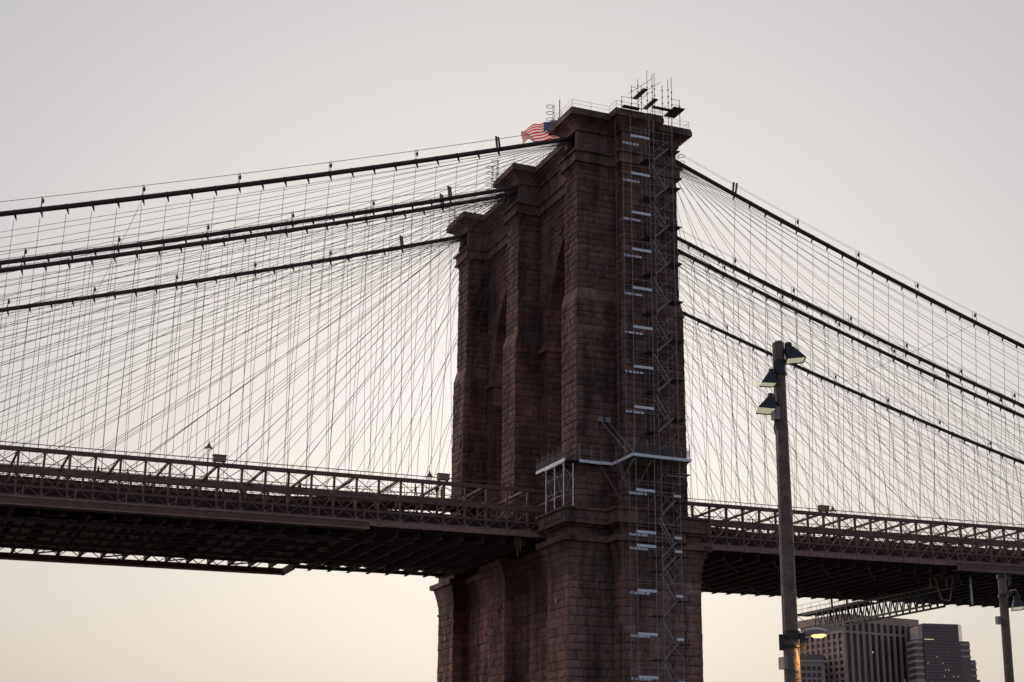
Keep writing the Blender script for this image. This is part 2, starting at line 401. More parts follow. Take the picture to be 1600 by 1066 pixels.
# voussoirs, running the full depth of the arch
for sy in (-1, 1):
    for side in (-1, 1):
        cy = side * (-(AR - AH)); a_end = math.acos((AR - AH) / AR); n = 14
        for k in range(n):
            a0 = a_end * k / n + 0.0015; a1 = a_end * (k + 1) / n - 0.0015
            T = 1.15 + (0.28 if k % 2 else 0.0); pr = R.uniform(0.0, 0.05); bb = MB()
            def Q(a, r): return (sy * ACY + side * (r * math.cos(a) - (AR - AH)), ZSP + r * math.sin(a))
            pts = [Q(a0, AR), Q(a1, AR), Q(a1, AR + T), Q(a0, AR + T)]
            # keep within the bay's half
            pts = [((max(y, sy * ACY) if side > 0 else min(y, sy * ACY)), z) for y, z in pts]
            X = 3.3 + 0.04 + pr; t = tone()
            f = [(-X, *p) for p in pts]; g_ = [(X, *p) for p in pts]
            bb.quad(f, t); bb.quad(g_[::-1], t)
            for i in range(4): bb.quad([f[i], g_[i], g_[(i + 1) % 4], f[(i + 1) % 4]], t)
            bb.build('voussoir', MS, tower)
# impost ledges
for sy in (-1, 1):
    for sd in (-1, 1):
        y0 = sy * ACY + sd * (AH - 0.3); y1 = sy * ACY + sd * 6.4
        boxpart('impost_ledge', (TX - 3.75, min(y0, y1), ZSP - 0.5), (TX + 3.75, max(y0, y1), ZSP), MSM, tower)
# flare below the road, road cornice with panels, offset slope, string course, frieze, top cornice
b = MB(); loft(b, [(offset(PB, 0.14), ZF0 - 0.28), (offset(PB, 0.14), ZF0), (offset(PB, 0.03), ZF0 + 0.02)])
b.build('flare_moulding', MSM, tower)
def pslab(name, prof, pl, m, capz=True):
    b = MB(); loft(b, [(offset(pl, d), z) for d, z in prof])
    if capz: cap(b, offset(pl, prof[-1][0]), prof[-1][1])
    return b.build(name, m, tower)
# flared courses as blocks
n = 4
for k in range(n):
    z0 = ZF0 + (ZF1 - ZF0) * k / n; z1 = ZF0 + (ZF1 - ZF0) * (k + 1) / n
    pslab('flare_course', [(0.02 + 0.55 * (k / n) ** 1.6, z0 + 0.02), (0.02 + 0.55 * ((k + 1) / n) ** 1.6, z1 - 0.03), (0.0, z1 - 0.01)], PB, MSM, capz=False)
pslab('road_cornice', [(0.5, ZF1), (0.95, ZF1 + 0.05), (1.0, ZF1 + 0.62), (0.5, ZF1 + 0.7), (0.12, ZF1 + 0.75), (0.12, 34.75), (0.45, 34.8), (0.45, 35.0), (0.95, 35.05), (0.95, 35.3), (0.78, 35.36), (0.78, 36.42), (1.0, 36.46), (1.0, ZC)], PB, MSM)
for (x0, x1, y) in ((-7.5, -5.4, -20.1), (-5.1, -3.0, -20.1), (4.0, 7.4, -20.1)):   # raised panels of the parapet, near end
    boxpart('parapet_panel', (TX + x0, y - 0.06, 35.62), (TX + x1, y + 0.02, 36.28), MSM, tower)
for (y0, y1) in ((-19.3, -17.2), (-16.8, -14.6), (14.6, 16.8), (17.2, 19.3), (-2.6, -0.2), (0.2, 2.6)):
    boxpart('parapet_panel', (TX - 8.51, y0, 35.62), (TX - 8.43, y1, 36.28), MSM, tower)
def pl_shafts(z0, z1, d0, d1, A, B):
    pass
b = MB(); loft(b, [(offset(PM, 0.03), ZK0 - 0.02), (offset(PM, 0.03), ZK0), (offset(PU, 0.03), ZK1), (offset(PU, -0.05), ZK1 + 0.02)])
# the offset slope exists on the shafts only: build it piece by piece
def slope(name, r0, r1):
    b = MB(); n = 4
    c0 = [(r0[0], r0[1]), (r0[2], r0[1]), (r0[2], r0[3]), (r0[0], r0[3])]; c1 = [(r1[0], r1[1]), (r1[2], r1[1]), (r1[2], r1[3]), (r1[0], r1[3])]
    for i in range(4): b.quad([(*c0[i], ZK0 + 0.003), (*c0[(i + 1) % 4], ZK0 + 0.003), (*c1[(i + 1) % 4], ZK1), (*c1[i], ZK1)])
    b.build(name, MSM, tower)
e = 0.04
slope('offset_slope', (-6.5 - e, -18.95 - e, 6.5 + e, -15.0 + e), (-6.2 - e, -18.6 - e, 6.2 + e, -15.2 + e))
slope('offset_slope', (-6.5 - e, 15.0 - e, 6.5 + e, 18.95 + e), (-6.2 - e, 15.2 - e, 6.2 + e, 18.6 + e))
slope('offset_slope', (-6.5 - e, -2.0 - e, 6.5 + e, 2.0 + e), (-6.2 - e, -1.8 - e, 6.2 + e, 1.8 + e))
slope('offset_slope', (-1.95 - e, -20.85 - e, 1.95 + e, -18.9), (-1.6 - e, -20.4 - e, 1.6 + e, -18.6))
for sy in (-1, 1):  # spandrel stones across the offset band
    pass
CACHE.clear()
stuff2 = MB(); stuff_keep = stuff; stuff = stuff2
for sx in (-1, 1):
    for sy in (-1, 1):
        for y0, y1 in ((2.0, ACY - arch_half(60.5, 1.15)), (ACY + arch_half(60.5, 1.15), 15.0)):
            if sx < 0: wall((-3.3, sy * y0 if sy < 0 else y1), YN, XN, y1 - y0, ZK0, ZK1, 0.7)
            else: wall((3.3, sy * y0 if sy > 0 else -y1), YP, XP, y1 - y0, ZK0, ZK1, 0.7)
        wall_h = None
o = stuff2.build('offset_blocks', MS, tower)
pslab('string_course', [(-0.1, ZS0 - 0.42), (0.16, ZS0 - 0.4), (0.16, ZS0 - 0.12), (0.5, ZS0 - 0.1), (0.5, ZS0 + 0.12), (0.34, ZS0 + 0.2), (0.34, ZS1 - 0.3), (0.62, ZS1 - 0.26), (0.62, ZS1 - 0.06), (0.05, ZS1 + 0.12), (-0.05, ZS1 + 0.13)], PU, MSM, capz=False)
b = MB(); FO = offset(PU, 0.02); nf = len(FO)
for i in range(nf):                                     # frieze, open at the saddle niches on the pilaster fronts
    p, q = FO[i], FO[(i + 1) % nf]
    if abs(abs(p[0]) - 6.22) < 0.01 and abs(abs(q[0]) - 6.22) < 0.01 and abs(p[0] - q[0]) < 0.01:
        yc = (p[1] + q[1]) / 2; hw = 1.05 if abs(yc) > 5 else 1.5; sg = 1 if q[1] > p[1] else -1; xx = p[0]; xi = xx * 0.6
        for a, c_ in ((p[1], yc - sg * hw), (yc + sg * hw, q[1])): b.quad([(xx, a, ZS1), (xx, c_, ZS1), (xx, c_, 80.8), (xx, a, 80.8)])
        b.quad([(xx, yc - sg * hw, ZS1), (xx, yc + sg * hw, ZS1), (xx, yc + sg * hw, 78.25), (xx, yc - sg * hw, 78.25)])
        for e_ in (-1, 1): b.quad([(xx, yc + e_ * hw, 78.25), (xi, yc + e_ * hw, 78.25), (xi, yc + e_ * hw, 80.8), (xx, yc + e_ * hw, 80.8)])
        b.quad([(xx, yc - hw, 78.25), (xi, yc - hw, 78.25), (xi, yc + hw, 78.25), (xx, yc + hw, 78.25)])
    else: b.quad([(*p, ZS1), (*q, ZS1), (*q, 80.8), (*p, 80.8)])
b.build('frieze', MSM, tower)
pslab('top_cornice', [(0.02, 79.85), (0.28, 79.87), (0.28, 80.15), (0.45, 80.5), (0.85, 80.85), (1.15, 81.0), (1.15, 81.12), (1.45, 81.14), (1.45, 81.72), (1.36, 81.78), (1.36, ZT)], PU, MSM)
for (x, y, sx_, sy_) in ((-5.9, 0, 1.5, 2.6),):
    pass
# cable saddles' openings hoods and roof rails
rail_pl = offset(PU, 1.2)
for i in range(len(rail_pl)):
    p, q = rail_pl[i], rail_pl[(i + 1) % len(rail_pl)]
    L = math.dist(p, q)
    for dz in (0.5, 0.95): tube('roof_rail', (TX + p[0], p[1], ZT + dz), (TX + q[0], q[1], ZT + dz), 0.035, GV, tower)
    for k in range(max(1, int(L / 2.2))):
        t = k / max(1, int(L / 2.2)); x = p[0] + (q[0] - p[0]) * t; y = p[1] + (q[1] - p[1]) * t
        tube('rail_post', (TX + x, y, ZT), (TX + x, y, ZT + 0.97), 0.04, GV, tower)
# low-level details on the base: weep holes
for (x, y, z) in ((-7.7 + TX, -16.5, 27.5), (-7.7 + TX, 16.6, 27.0)):
    tube('weep_hole', (x + 0.02, y, z), (x - 0.1, y, z), 0.5, BLK, tower)

# ------------------------------------------------------------------ bridge geometry functions
def zt(X): return 40 + (-0.0144 * -X if X < 0 else 0.0119 * X + 0.0001 * X * X)
def cz(X):
    x = abs(X); return 81.978 - (0.3478 * x - 0.000391 * x * x if X < 0 else 0.3602 * x - 0.00067 * x * x)
def cy(X, i):
    if i in (0, 3):
        y = 16.57 if X < 0 else 16.57 - 0.0257 * X
        return -y if i == 0 else y
    return -1.3 if i == 1 else 1.4
TY = [-12.96, -4.42, 4.42, 12.96]
SPL, AL, SPR, ARR = 2.3743, 15.291, 2.1536, 15.07      # hanger spacing and first hanger
TL0, TR0 = AL - 0.66, ARR + 1.48                         # truss post phase
NAMES = ['near outer', 'near inner', 'far inner', 'far outer']

# ------------------------------------------------------------------ stiffening trusses
def make_truss(side):
    sp, x0 = (SPL, TL0) if side < 0 else (SPR, TR0)
    nL = 29 if side < 0 else 36
    i0 = -6 if side < 0 else -7
    xs = [side * (x0 + sp * i) for i in range(i0, nL)]
    t = thing('stiffening_truss', '', 'bridge truss', (0, TY[0], 0), 'stiffening trusses along the deck')
    y = TY[0]
    pts = [(x, 0, zt(x)) for x in xs]
    b = MB(); b.beam(pts, 0.34, -0.5, -0.1); b.build('top_chord', ST, t)
    b = MB(); b.beam(pts, 0.30, -2.65, -2.2); b.build('middle_chord', ST, t)
    b = MB(); b.beam(pts, 0.22, -3.93, -3.72); b.build('lower_rail', ST, t)
    b = MB(); b.beam(pts, 0.30, -5.25, -4.75); b.beam(pts, 0.42, -4.75, -4.68); b.beam(pts, 0.42, -5.32, -5.25); b.build('bottom_chord', STL, t)
    b = MB(); b.sweep([(x, 0.05, z + 0.27) for x, _, z in pts], 0.045, 6); b.build('hand_rail', ST, t)
    for k, x in enumerate(xs):
        z = zt(x)
        mem('post', (x, y, z - 4.7), (x, y, z - 0.3), 0.2, ST, t, h=0.26)
        mem('stub', (x + 0.12, y - 0.2, z - 5.4), (x + 0.12, y - 0.2, z - 4.5), 0.17, STL, t, h=0.14)
        mem('gusset', (x, y - 0.02, z - 2.62), (x, y - 0.02, z - 1.98), 0.62, ST, t, h=0.3)
        tube('rail_post', (x + 0.4, y + 0.05, z - 0.1), (x + 0.4, y + 0.05, z + 0.27), 0.06, ST, t)
        if k + 1 < len(xs):
            x1 = xs[k + 1]; z1 = zt(x1); xm = (x + x1) / 2; zm = (z + z1) / 2
            mem('tie_rod', (x, y - 0.07, z - 0.5), (x1, y - 0.07, z1 - 2.2), 0.075, ST, t)
            mem('tie_rod', (x, y + 0.07, z - 2.2), (x1, y + 0.07, z1 - 0.5), 0.06, ST, t)
            for dy in (0,):
                mem('lattice_bar', (x, y, z - 2.6), (xm, y, zm - 3.75), 0.10, ST, t); mem('lattice_bar', (x1, y, z1 - 2.6), (xm, y, zm - 3.75), 0.10, ST, t)
                mem('lattice_bar', (xm, y, zm - 3.85), (x, y, z - 4.8), 0.10, ST, t); mem('lattice_bar', (xm, y, zm - 3.85), (x1, y, z1 - 4.8), 0.10, ST, t)
    return t, xs
trusses = {}
for side in (-1, 1):
    t, xs = make_truss(side)
    kids = children_map()
    where = 'left of the tower' if side < 0 else 'right of the tower'
    desc = ['nearest rust-brown lattice truss with pale bottom chord, deck edge', 'second rust-brown lattice truss from the camera, beside the walkway', 'third rust-brown lattice truss from the camera, beyond the walkway', 'farthest rust-brown lattice truss, far edge of the deck']
    for i in range(4):
        c = t if i == 0 else copy_tree(t, None, Vector((0, TY[i] - TY[0], 0)))
        c['label'] = desc[i] + ', ' + where
        trusses[(side, i)] = (c, xs)
    # overhead struts from outer to inner truss
    for k, x in enumerate(xs):
        if k % 2 == 0:
            for (ya, yb, own) in ((TY[0], TY[1], 0), (TY[3], TY[2], 3)):
                mem('overhead_strut', (x, ya, zt(x) - 0.2), (x, yb, zt(x) - 0.3), 0.2, ST, trusses[(side, own)][0], h=0.24)
            mem('overhead_strut', (x, TY[1], zt(x) - 0.75), (x, TY[2], zt(x) - 0.75), 0.18, ST, trusses[(side, 1)][0], h=0.22)

# ------------------------------------------------------------------ deck, one thing per span side
for side in (-1, 1):
    xs = trusses[(side, 0)][1]
    where = 'left of the tower' if side < 0 else 'right of the tower'
    d = thing('bridge_deck', 'dark underside of the roadway deck with cross beams, ' + where, 'bridge deck')
    pts = [(x, 0, zt(x)) for x in xs]
    for y0, y1 in ((-12.5, -4.7), (4.7, 12.5), (-4.3, 4.3)):
        b = MB(); b.beam([(x, (y0 + y1) / 2, z) for x, _, z in pts], y1 - y0, -5.0, -4.78); b.build('road_slab', CON, d)
    for y in (-11.6, -9.6, -7.6, -5.6, -2.6, 0, 2.6, 5.6, 7.6, 9.6, 11.6):
        b = MB(); b.beam([(x, y, z) for x, _, z in pts], 0.26, -5.42, -5.0); b.build('stringer', SHST, d)
    for k, x in enumerate(xs):
        if abs(x - TX) < 8.2: continue
        z = zt(x); b = MB()
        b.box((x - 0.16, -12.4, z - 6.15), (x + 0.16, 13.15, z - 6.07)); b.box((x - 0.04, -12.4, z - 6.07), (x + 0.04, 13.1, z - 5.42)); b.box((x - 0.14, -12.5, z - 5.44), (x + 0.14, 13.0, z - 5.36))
        b.build('floor_beam', SHST, d)
        if k % 3 == 0 and k + 3 < len(xs):
            x1 = xs[k + 3]
            for ya, yb in ((-12, -4.4), (4.4, 12)):
                mem('wind_brace', (x, ya, z - 6.1), (x1, yb, zt(x1) - 6.1), 0.14, SHST, d)
    far = [(x, 12.75, zt(x)) for x in xs if abs(x - TX) > 8.2 and x > -29.4]
    b = MB(); b.beam(far, 0.16, -6.0, -5.55); b.build('edge_girder', SHST, d)
    for (x0, _, z0), (x1, _, z1) in zip(far, far[1:]):
        mem('lattice_bar', (x0, 12.75, z0 - 5.6), ((x0 + x1) / 2, 12.75, z0 - 5.05), 0.09, SHST, d); mem('lattice_bar', ((x0 + x1) / 2, 12.75, z0 - 5.05), (x1, 12.75, z1 - 5.6), 0.09, SHST, d)
    # longitudinal pipes under the deck
    for y in (-9, 3.2):
        b = MB(); b.sweep([(x, y, z - 6.35) for x, _, z in pts if abs(x) > 9], 0.09, 6); b.build('service_pipe', SHST, d)
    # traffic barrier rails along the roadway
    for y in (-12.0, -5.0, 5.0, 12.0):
        b = MB(); b.beam([(x, y, z) for x, _, z in pts], 0.14, -4.8, -3.35 if abs(y) > 10 else -3.0); b.build('traffic_barrier', SHST, d)

# far edge platform girder and near side platforms
def side_platform(name, label, x0, x1, y, za, zb, m, posts=True):
    t = thing(name, label, 'platform')
    n = 16; pts = [(x0 + (x1 - x0) * k / n, y, zt(x0 + (x1 - x0) * k / n)) for k in range(n + 1)]
    b = MB(); b.beam(pts, 0.12, za, zb); b.build('fascia', m, t)
    b = MB(); b.beam([(x, yy + (0.7 if y < 0 else -0.7), z) for x, yy, z in pts], 1.3, za, za + 0.08); b.build('floor', PLK, t)
    return t, pts
t, pts = side_platform('side_platform', 'long pale-edged maintenance platform hung outside the near truss, left of the tower', -82, -27.6, -13.75, -5.75, -5.05, ST)
b = MB(); b.beam([(x, y - 0.08, z) for x, y, z in pts], 0.1, -5.08, -4.93); b.beam([(x, y - 0.08, z) for x, y, z in pts], 0.08, -5.8, -5.68); b.build('edge_rail', STL, t)
for k in range(12):
    x = -28.2 - k * 4.75; tube('rail_post', (x, -13.83, zt(x) - 5.0), (x, -13.83, zt(x) - 3.95), 0.1, STL, t)
    mem('guard_rail', (x, -13.83, zt(x) - 3.97), (x - 4.4, -13.83, zt(x - 4.4) - 3.97), 0.06, ST, t)
t, pts = side_platform('side_platform', 'long pale-edged maintenance platform hung outside the near truss, far right', 45.2, 84, -13.75, -5.9, -5.1, ST)
b = MB(); b.beam([(x, y - 0.08, z) for x, y, z in pts], 0.1, -5.1, -4.95); b.beam([(x, y - 0.08, z) for x, y, z in pts], 0.08, -5.95, -5.83); b.build('edge_rail', STL, t)
for k in range(8):
    x = 45.4 + k * 4.9; tube('rail_post', (x, -13.83, zt(x) - 5.0), (x, -13.83, zt(x) - 3.95), 0.1, STL, t)
t, pts = side_platform('containment_girder', 'dark containment girder hung along the far edge of the deck, lower left', -82, -29.5, 13.6, -6.75, -5.95, ST)
for k in range(23):
    x = -30.5 - k * 2.2; mem('lattice_bar', (x, 13.5, zt(x) - 6.0), (x - 1.1, 13.5, zt(x) - 5.2), 0.09, ST, t); mem('lattice_bar', (x - 1.1, 13.5, zt(x) - 5.2), (x - 2.2, 13.5, zt(x) - 6.0), 0.09, ST, t)
b = MB(); n_ = 14
xa_ = -29.5
while xa_ > -82:                                         # rough boards slung under the floor beams, with gaps
    w_ = R.uniform(0.5, 1.3); y0_ = R.uniform(-11.6, -10.6); y1_ = R.uniform(5.2, 6.8)
    if R.random() < 0.72:
        dz_ = R.uniform(-0.12, 0.08); b.beam([(xa_, (y0_ + y1_) / 2, zt(xa_) + dz_), (xa_ - w_, (y0_ + y1_) / 2, zt(xa_ - w_) + dz_)], y1_ - y0_, -6.42, -6.32)
    xa_ -= w_ + R.uniform(0.05, 0.4)
for y_ in (-10.2, -6.4, -2.0, 2.2, 5.6):
    b.beam([(-29.5 - 5.2 * k, y_ + R.uniform(-.1, .1), zt(-29.5 - 5.2 * k)) for k in range(11)], 0.22, -6.72, -6.42)
b.build('soffit_boards', SHST, t)
boxpart('end_wall', (-29.5, 8.5, zt(-29) - 6.8), (-29.3, 13.6, zt(-29) - 5.95), PLK, t)

# ------------------------------------------------------------------ promenade
def zp(X):
    if X < 0:
        k = min(1, max(0, (X + 34) / 17)); return zt(X) - 0.75 + 1.05 * k
    k = min(1, max(0, (24 - X) / 8)); return zt(X) - 0.85 + 0.4 * k
for side in (-1, 1):
    xs = [side * (8.2 + 2.0 * i) for i in range(38)]
    where = 'left of the tower' if side < 0 else 'right of the tower'
    t = thing('promenade', 'raised timber footway with thin railings along the deck centre, ' + where, 'walkway')
    pts = [(x, 0, zp(x)) for x in xs]
    b = MB(); b.beam(pts, 5.0, -0.12, 0.0); b.build('boards', PLK, t)
    for sy in (-1, 1):
        b = MB(); b.beam([(x, sy * 2.3, z) for x, _, z in pts], 0.2, -0.5, -0.12); b.build('edge_beam', ST, t)
        for dz in (0.55, 1.15):
            b = MB(); b.sweep([(x, sy * 2.45, z + dz) for x, _, z in pts], 0.03, 6); b.build('railing', ST, t)
        for x, _, z in pts[::1]: tube('railing_post', (x, sy * 2.45, z - 0.1), (x, sy * 2.45, z + 1.2), 0.07, ST, t)

# ------------------------------------------------------------------ main cables, suspenders, hand ropes and lamps
lampm = MB(); lampm.sweep([(0, 0, 0), (0, 0, 0.12), (0, 0, 0.35), (0, 0, 0.5)], [0.05, 0.13, 0.15, 0.06], 8)
LAMPBASE = lampm.mesh('lamp_body', BLK, True)
lb = MB(); lb.sweep([(0, 0, 0.46), (0, 0, 0.62), (0, 0, 0.82), (0, 0, 0.92)], [0.05, 0.12, 0.11, 0.04], 8); LAMPG = lb.mesh('lamp_globe', BULB, True)
cl = MB(); cl.sweep([(-0.2, 0, 0), (-0.08, 0, 0), (0.08, 0, 0), (0.2, 0, 0)], [0.27, 0.32, 0.32, 0.27], 10); cl.sweep([(0, 0, -0.25), (0, 0, -0.62), (0, 0, -0.95)], [0.16, 0.1, 0.04], 6)
CLAMP = cl.mesh('cable_band', CB)
for side in (-1, 1):
    sp, a = (SPL, AL) if side < 0 else (SPR, ARR)
    n = 31 if side < 0 else 36
    where = 'left of the tower' if side < 0 else 'right of the tower'
    dl = ['nearest and topmost main suspension cable with its hangers', 'upper of the close middle pair of main cables with hangers', 'lower of the close middle pair of main cables with hangers', 'farthest and lowest main suspension cable with its hangers']
    for i in range(4):
        c = thing('main_cable', dl[i] + ', ' + where, 'suspension cable', (0, 0, 0), 'main suspension cables')
        X = [side * (5.5 + 2.0 * k) for k in range(46)]
        b = MB(); b.sweep([(x, cy(x, i), cz(x)) for x in X], 0.26 if i in (0,) else 0.25, 10); b.build('cable', CB, c, smooth=True)
        xs0 = 7.0
        for (dy, dz) in ((-0.32, 1.15), (0.34, 1.42)):
            b = MB(); b.sweep([(x, cy(x, i) + dy, cz(x) + dz) for x in X], 0.017, 4); b.build('hand_rope', WR, c)
        for k in range(n):
            x = side * (a + sp * k); y = cy(x, i); z = cz(x); yt = TY[i]
            cb = link('cable_band', CLAMP, c, (x, y, z)); cb.scale = (0.85, 0.9, 0.9); cb.rotation_euler = (0, side * math.atan(0.35 - 0.0008 * abs(x)), 0)
            tube('suspender', (x, y, z - 0.8), (x, yt, zt(x) - 0.2), 0.044, WR, c)
            if k == 0:
                for (dy, hgt) in ((-0.35, 1.35), (0.35, 1.75)):
                    mem('rope_post', (x - side * 0.1, y + dy, z), (x + 0.12 * side, y + dy, z + hgt), 0.2, BLK, c, h=0.16)
            elif k % 4 == 0:
                tube('lamp_stem', (x, y - 0.3, z + 0.1), (x, y - 0.35, z + 1.2), 0.06, BLK, c); tube('lamp_stem', (x, y + 0.3, z + 0.1), (x, y + 0.34, z + 1.5), 0.06, BLK, c)
                L = link('lamp_body', LAMPBASE, c, (x + 0.1, y, z + 0.65)); G = link('globe', LAMPG, L)
    # wind stays crossing from one cable to the next
    c = thing('cross_stay', 'single thin slanting wire joining the main cables, ' + where, 'wire')
    xk = side * (a + sp * 16)
    for i in range(3):
        tube('wire', (xk + i * 0.0, cy(xk, i), cz(xk) - 0.3), (xk, cy(xk, i + 1), cz(xk) - 0.3), 0.045, WR, c)

# ------------------------------------------------------------------ diagonal stays
for side in (-1, 1):
    sp, x0 = (SPL, TL0) if side < 0 else (SPR, TR0)
    where = 'left of the tower' if side < 0 else 'right of the tower'
    dl = ['nearest fan of thin diagonal stays from the tower top', 'second fan of thin diagonal stays from the camera', 'third fan of thin diagonal stays from the camera', 'farthest fan of thin diagonal stays']
    for i in range(4):
        c = thing('stay_fan', dl[i] + ', ' + where, 'stay cables', (0, 0, 0), 'fans of diagonal stays')
        for k in range(26):
            xe = side * (x0 + sp * (-1 + 2 * k + (0, 0.45, 0.9, 0.3)[i]))
            xt = TX + side * 6.3; yt = cy(xt, i)
            z0 = 79.3 if k > 6 else 78.4 + 0.13 * k
            dy = 0.3 * (1 if k % 2 else -1)
            P0 = Vector((xt, yt + dy, z0)); P1 = Vector((xe, TY[i] + dy * 0.3, zt(xe) - 0.2))
            tube('stay', P0, P1, 0.045, WR, c)
        if i in (0, 3):
            xt = TX + side * 6.6; yt = cy(xt, i)
            for dz in (0, 0.45, 0.9): mem('stay_anchor', (xt - side * 0.4, yt - 0.2, 77.9 + dz * 0.5), (xt + side * 0.55, yt - 0.2, 77.3 + dz * 0.5), 0.16, CB, c)

# ------------------------------------------------------------------ scaffolding on the near end of the tower
def scaffold(t, levels, zlo, zhi, xa, xb, xc, xd, yf, yb, right_boards=False):
    for x in (xa, xb, xc, xd):
        for y in (yf, yb): tube('standard', (x, y, zlo), (x, y, zhi), 0.065 if y == yf else 0.05, GV, t)
    tube('standard', (xa - 0.9, yb, zlo), (xa - 0.9, yb, zhi), 0.06, RED, t); tube('standard', (xd + 0.5, yb, zlo), (xd + 0.5, yb, zhi), 0.06, RED, t)
    for li, z in enumerate(levels):
        boxpart('toe_board', (xa, yf - 0.05, z - 0.1), (xb, yf, z + 0.18), WH, t)
        for q in range(5):
            u = xa - 0.05 + 0.44 * q; boxpart('toe_board', (u, yb - 0.04, z - 0.12), (u + R.uniform(.25, .42), yb, z + 0.13), WH, t)
        for y in (yf, yb):
            for dz in (0.0, 1.0): tube('ledger', (xa - 0.2, y, z + dz), (xd + 0.2, y, z + dz), 0.055, GV, t)
        for x in (xa, xb, xc, xd): tube('transom', (x, yf, z - 0.05), (x, yb + 0.3, z - 0.05), 0.055, GV, t)
        zl, zr = z - 2.3, z - 0.65
        if zl < zlo: continue
        # stair flights and landings
        boxpart('landing', (xc - 0.95, yf + 0.15, zl - 0.08), (xc + 0.1, yb - 0.1, zl), PLK, t)
        boxpart('landing', (xd - 0.45, yf + 0.15, zr - 0.08), (xd + 1.1, yb - 0.1, zr), PLK, t)
        for (p, q, y0, y1) in (((xc + 0.1, zl), (xd - 0.4, zr), yf + 0.15, (yf + yb) / 2), ((xd - 0.4, zr - 4.45), (xc + 0.1, zl), (yf + yb) / 2, yb - 0.1)):
            if min(p[1], q[1]) < zlo: continue
            b = MB(); nn = 9
            for y in (y0 + 0.05, y1 - 0.05): b.bar((p[0], y, p[1]), (q[0], y, q[1]), 0.05, 0.14, mi=0)
            f = b.build('stair_flight', GV, t, (-t.location.x, -t.location.y, -t.location.z))
            tr = MB()
            for s in range(nn):
                u = (s + 0.5) / nn; x = p[0] + (q[0] - p[0]) * u; zz = p[1] + (q[1] - p[1]) * u
                tr.box((x - 0.1, y0, zz - 0.02), (x + 0.1, y1, zz + 0.03))
            tr.build('treads', GV, f)
            tube('hand_rail', (p[0], y0, p[1] + 0.95), (q[0], y0, q[1] + 0.95), 0.045, GV, t)
        tube('brace', (xc, yf, z - 4.4), (xd, yf, z - 2.2), 0.05, GV, t); tube('brace', (xd, yf, z - 2.2), (xc, yf, z), 0.05, GV, t)
        if li % 2 == 0: tube('brace', (xa, yf, z - 4.0), (xb, yf, z - 0.2), 0.045, RED, t)
        if right_boards:
            boxpart('toe_board', (xd - 0.9, yf - 0.35, z + 0.05 - 0.5), (xd - 0.1, yf - 0.3, z + 0.3 - 0.5), WH, t)
        # side brackets
        tube('bracket', (xd + 0.2, yb, zr), (xd + 1.15, yb - 0.2, zr), 0.05, GV, t); tube('bracket', (xd + 1.1, yb - 0.2, zr), (xd + 1.1, yb - 0.2, zr + 1.1), 0.045, GV, t); tube('bracket', (xd + 0.2, yb, zr - 0.9), (xd + 1.1, yb - 0.2, zr), 0.045, GV, t)
SX = 0
sc1 = thing('scaffold_tower', 'tall scaffold stair tower with white toe boards on the upper end face of the tower', 'scaffold')
scaffold(sc1, [47.2, 51.6, 56.0, 60.4, 64.8, 69.1, 73.7, 78.2], 42.4, 80.6, -2.1, 0.2, 0.75, 3.05, -23.0, -21.1)
sc2 = thing('scaffold_tower', 'lower scaffold stair tower with white toe boards in front of the tower base', 'scaffold')
scaffold(sc2, [15.0, 19.3, 23.5, 27.8, 32.3, 33.7, 38.0], 3.0, 41.6, -2.85, -0.7, 0.05, 2.2, -24.6, -23.1, True)

tp = thing('rooftop_scaffold', 'spiky open scaffold with tall bare tubes on the tower top', 'scaffold')
for x, zz, y in ((-0.58, 85.85, -22.0), (0.58, 87.2, -22.0), (0.9, 86.5, -22.6), (1.5, 87.1, -22.0), (2.5, 85.7, -22.0), (3.03, 86.4, -22.4), (3.69, 87.0, -22.0), (-1.4, 84.9, -22.0), (0.25, 85.6, -21.2), (4.7, 84.3, -22.0), (-2.65, 83.4, -22.0)):
    tube('standard', (x, y, 79.0 if x > 0.4 else 81.7), (x, y, zz), 0.07, BLK, tp)
    for zz2 in (82.6, 83.4, 84.2, 85.0):
        if zz2 < zz - 0.3: boxpart('coupler', (x - 0.07, y - 0.07, zz2), (x + 0.07, y + 0.07, zz2 + 0.12), BLK, tp)
for (x0, x1, y0, y1, z) in ((-0.75, -0.15, -23.6, -20.9, 84.0), (0.55, 1.1, -23.6, -20.9, 83.0), (1.05, 3.7, -22.6, -22.1, 82.65), (3.2, 4.6, -23.4, -20.9, 82.6), (-2.65, -0.6, -22.5, -21.9, 82.1)):
    boxpart('plank', (x0, y0, z - 0.12), (x1, y1, z), BLK, tp)
for p, q in (((-1.4, -21.2, 84.2), (0.58, -23.4, 85.6)), ((-0.6, -21.2, 84.0), (1.5, -23.6, 85.2)), ((-0.5, -21.2, 83.2), (0.6, -22.6, 84.2)), ((0.9, -22, 82.9), (3.7, -22, 82.9)), ((3.69, -22, 84.25), (4.7, -22, 84.25)), ((3.69, -22, 83.6), (4.7, -22, 83.6)), ((4.7, -22, 83.0), (4.7, -21, 83.0)), ((-2.65, -22, 83.35), (-1.4, -22, 83.3)), ((0.6, -22, 81.9), (3.7, -22, 81.9)), ((1.5, -22, 82.8), (0.9, -22, 82.0)), ((3.0, -22, 83.3), (2.2, -21.4, 82.4)), ((-1.4, -22, 84.8), (-0.58, -22, 84.7))):
    tube('rail', p, q, 0.05, BLK, tp)

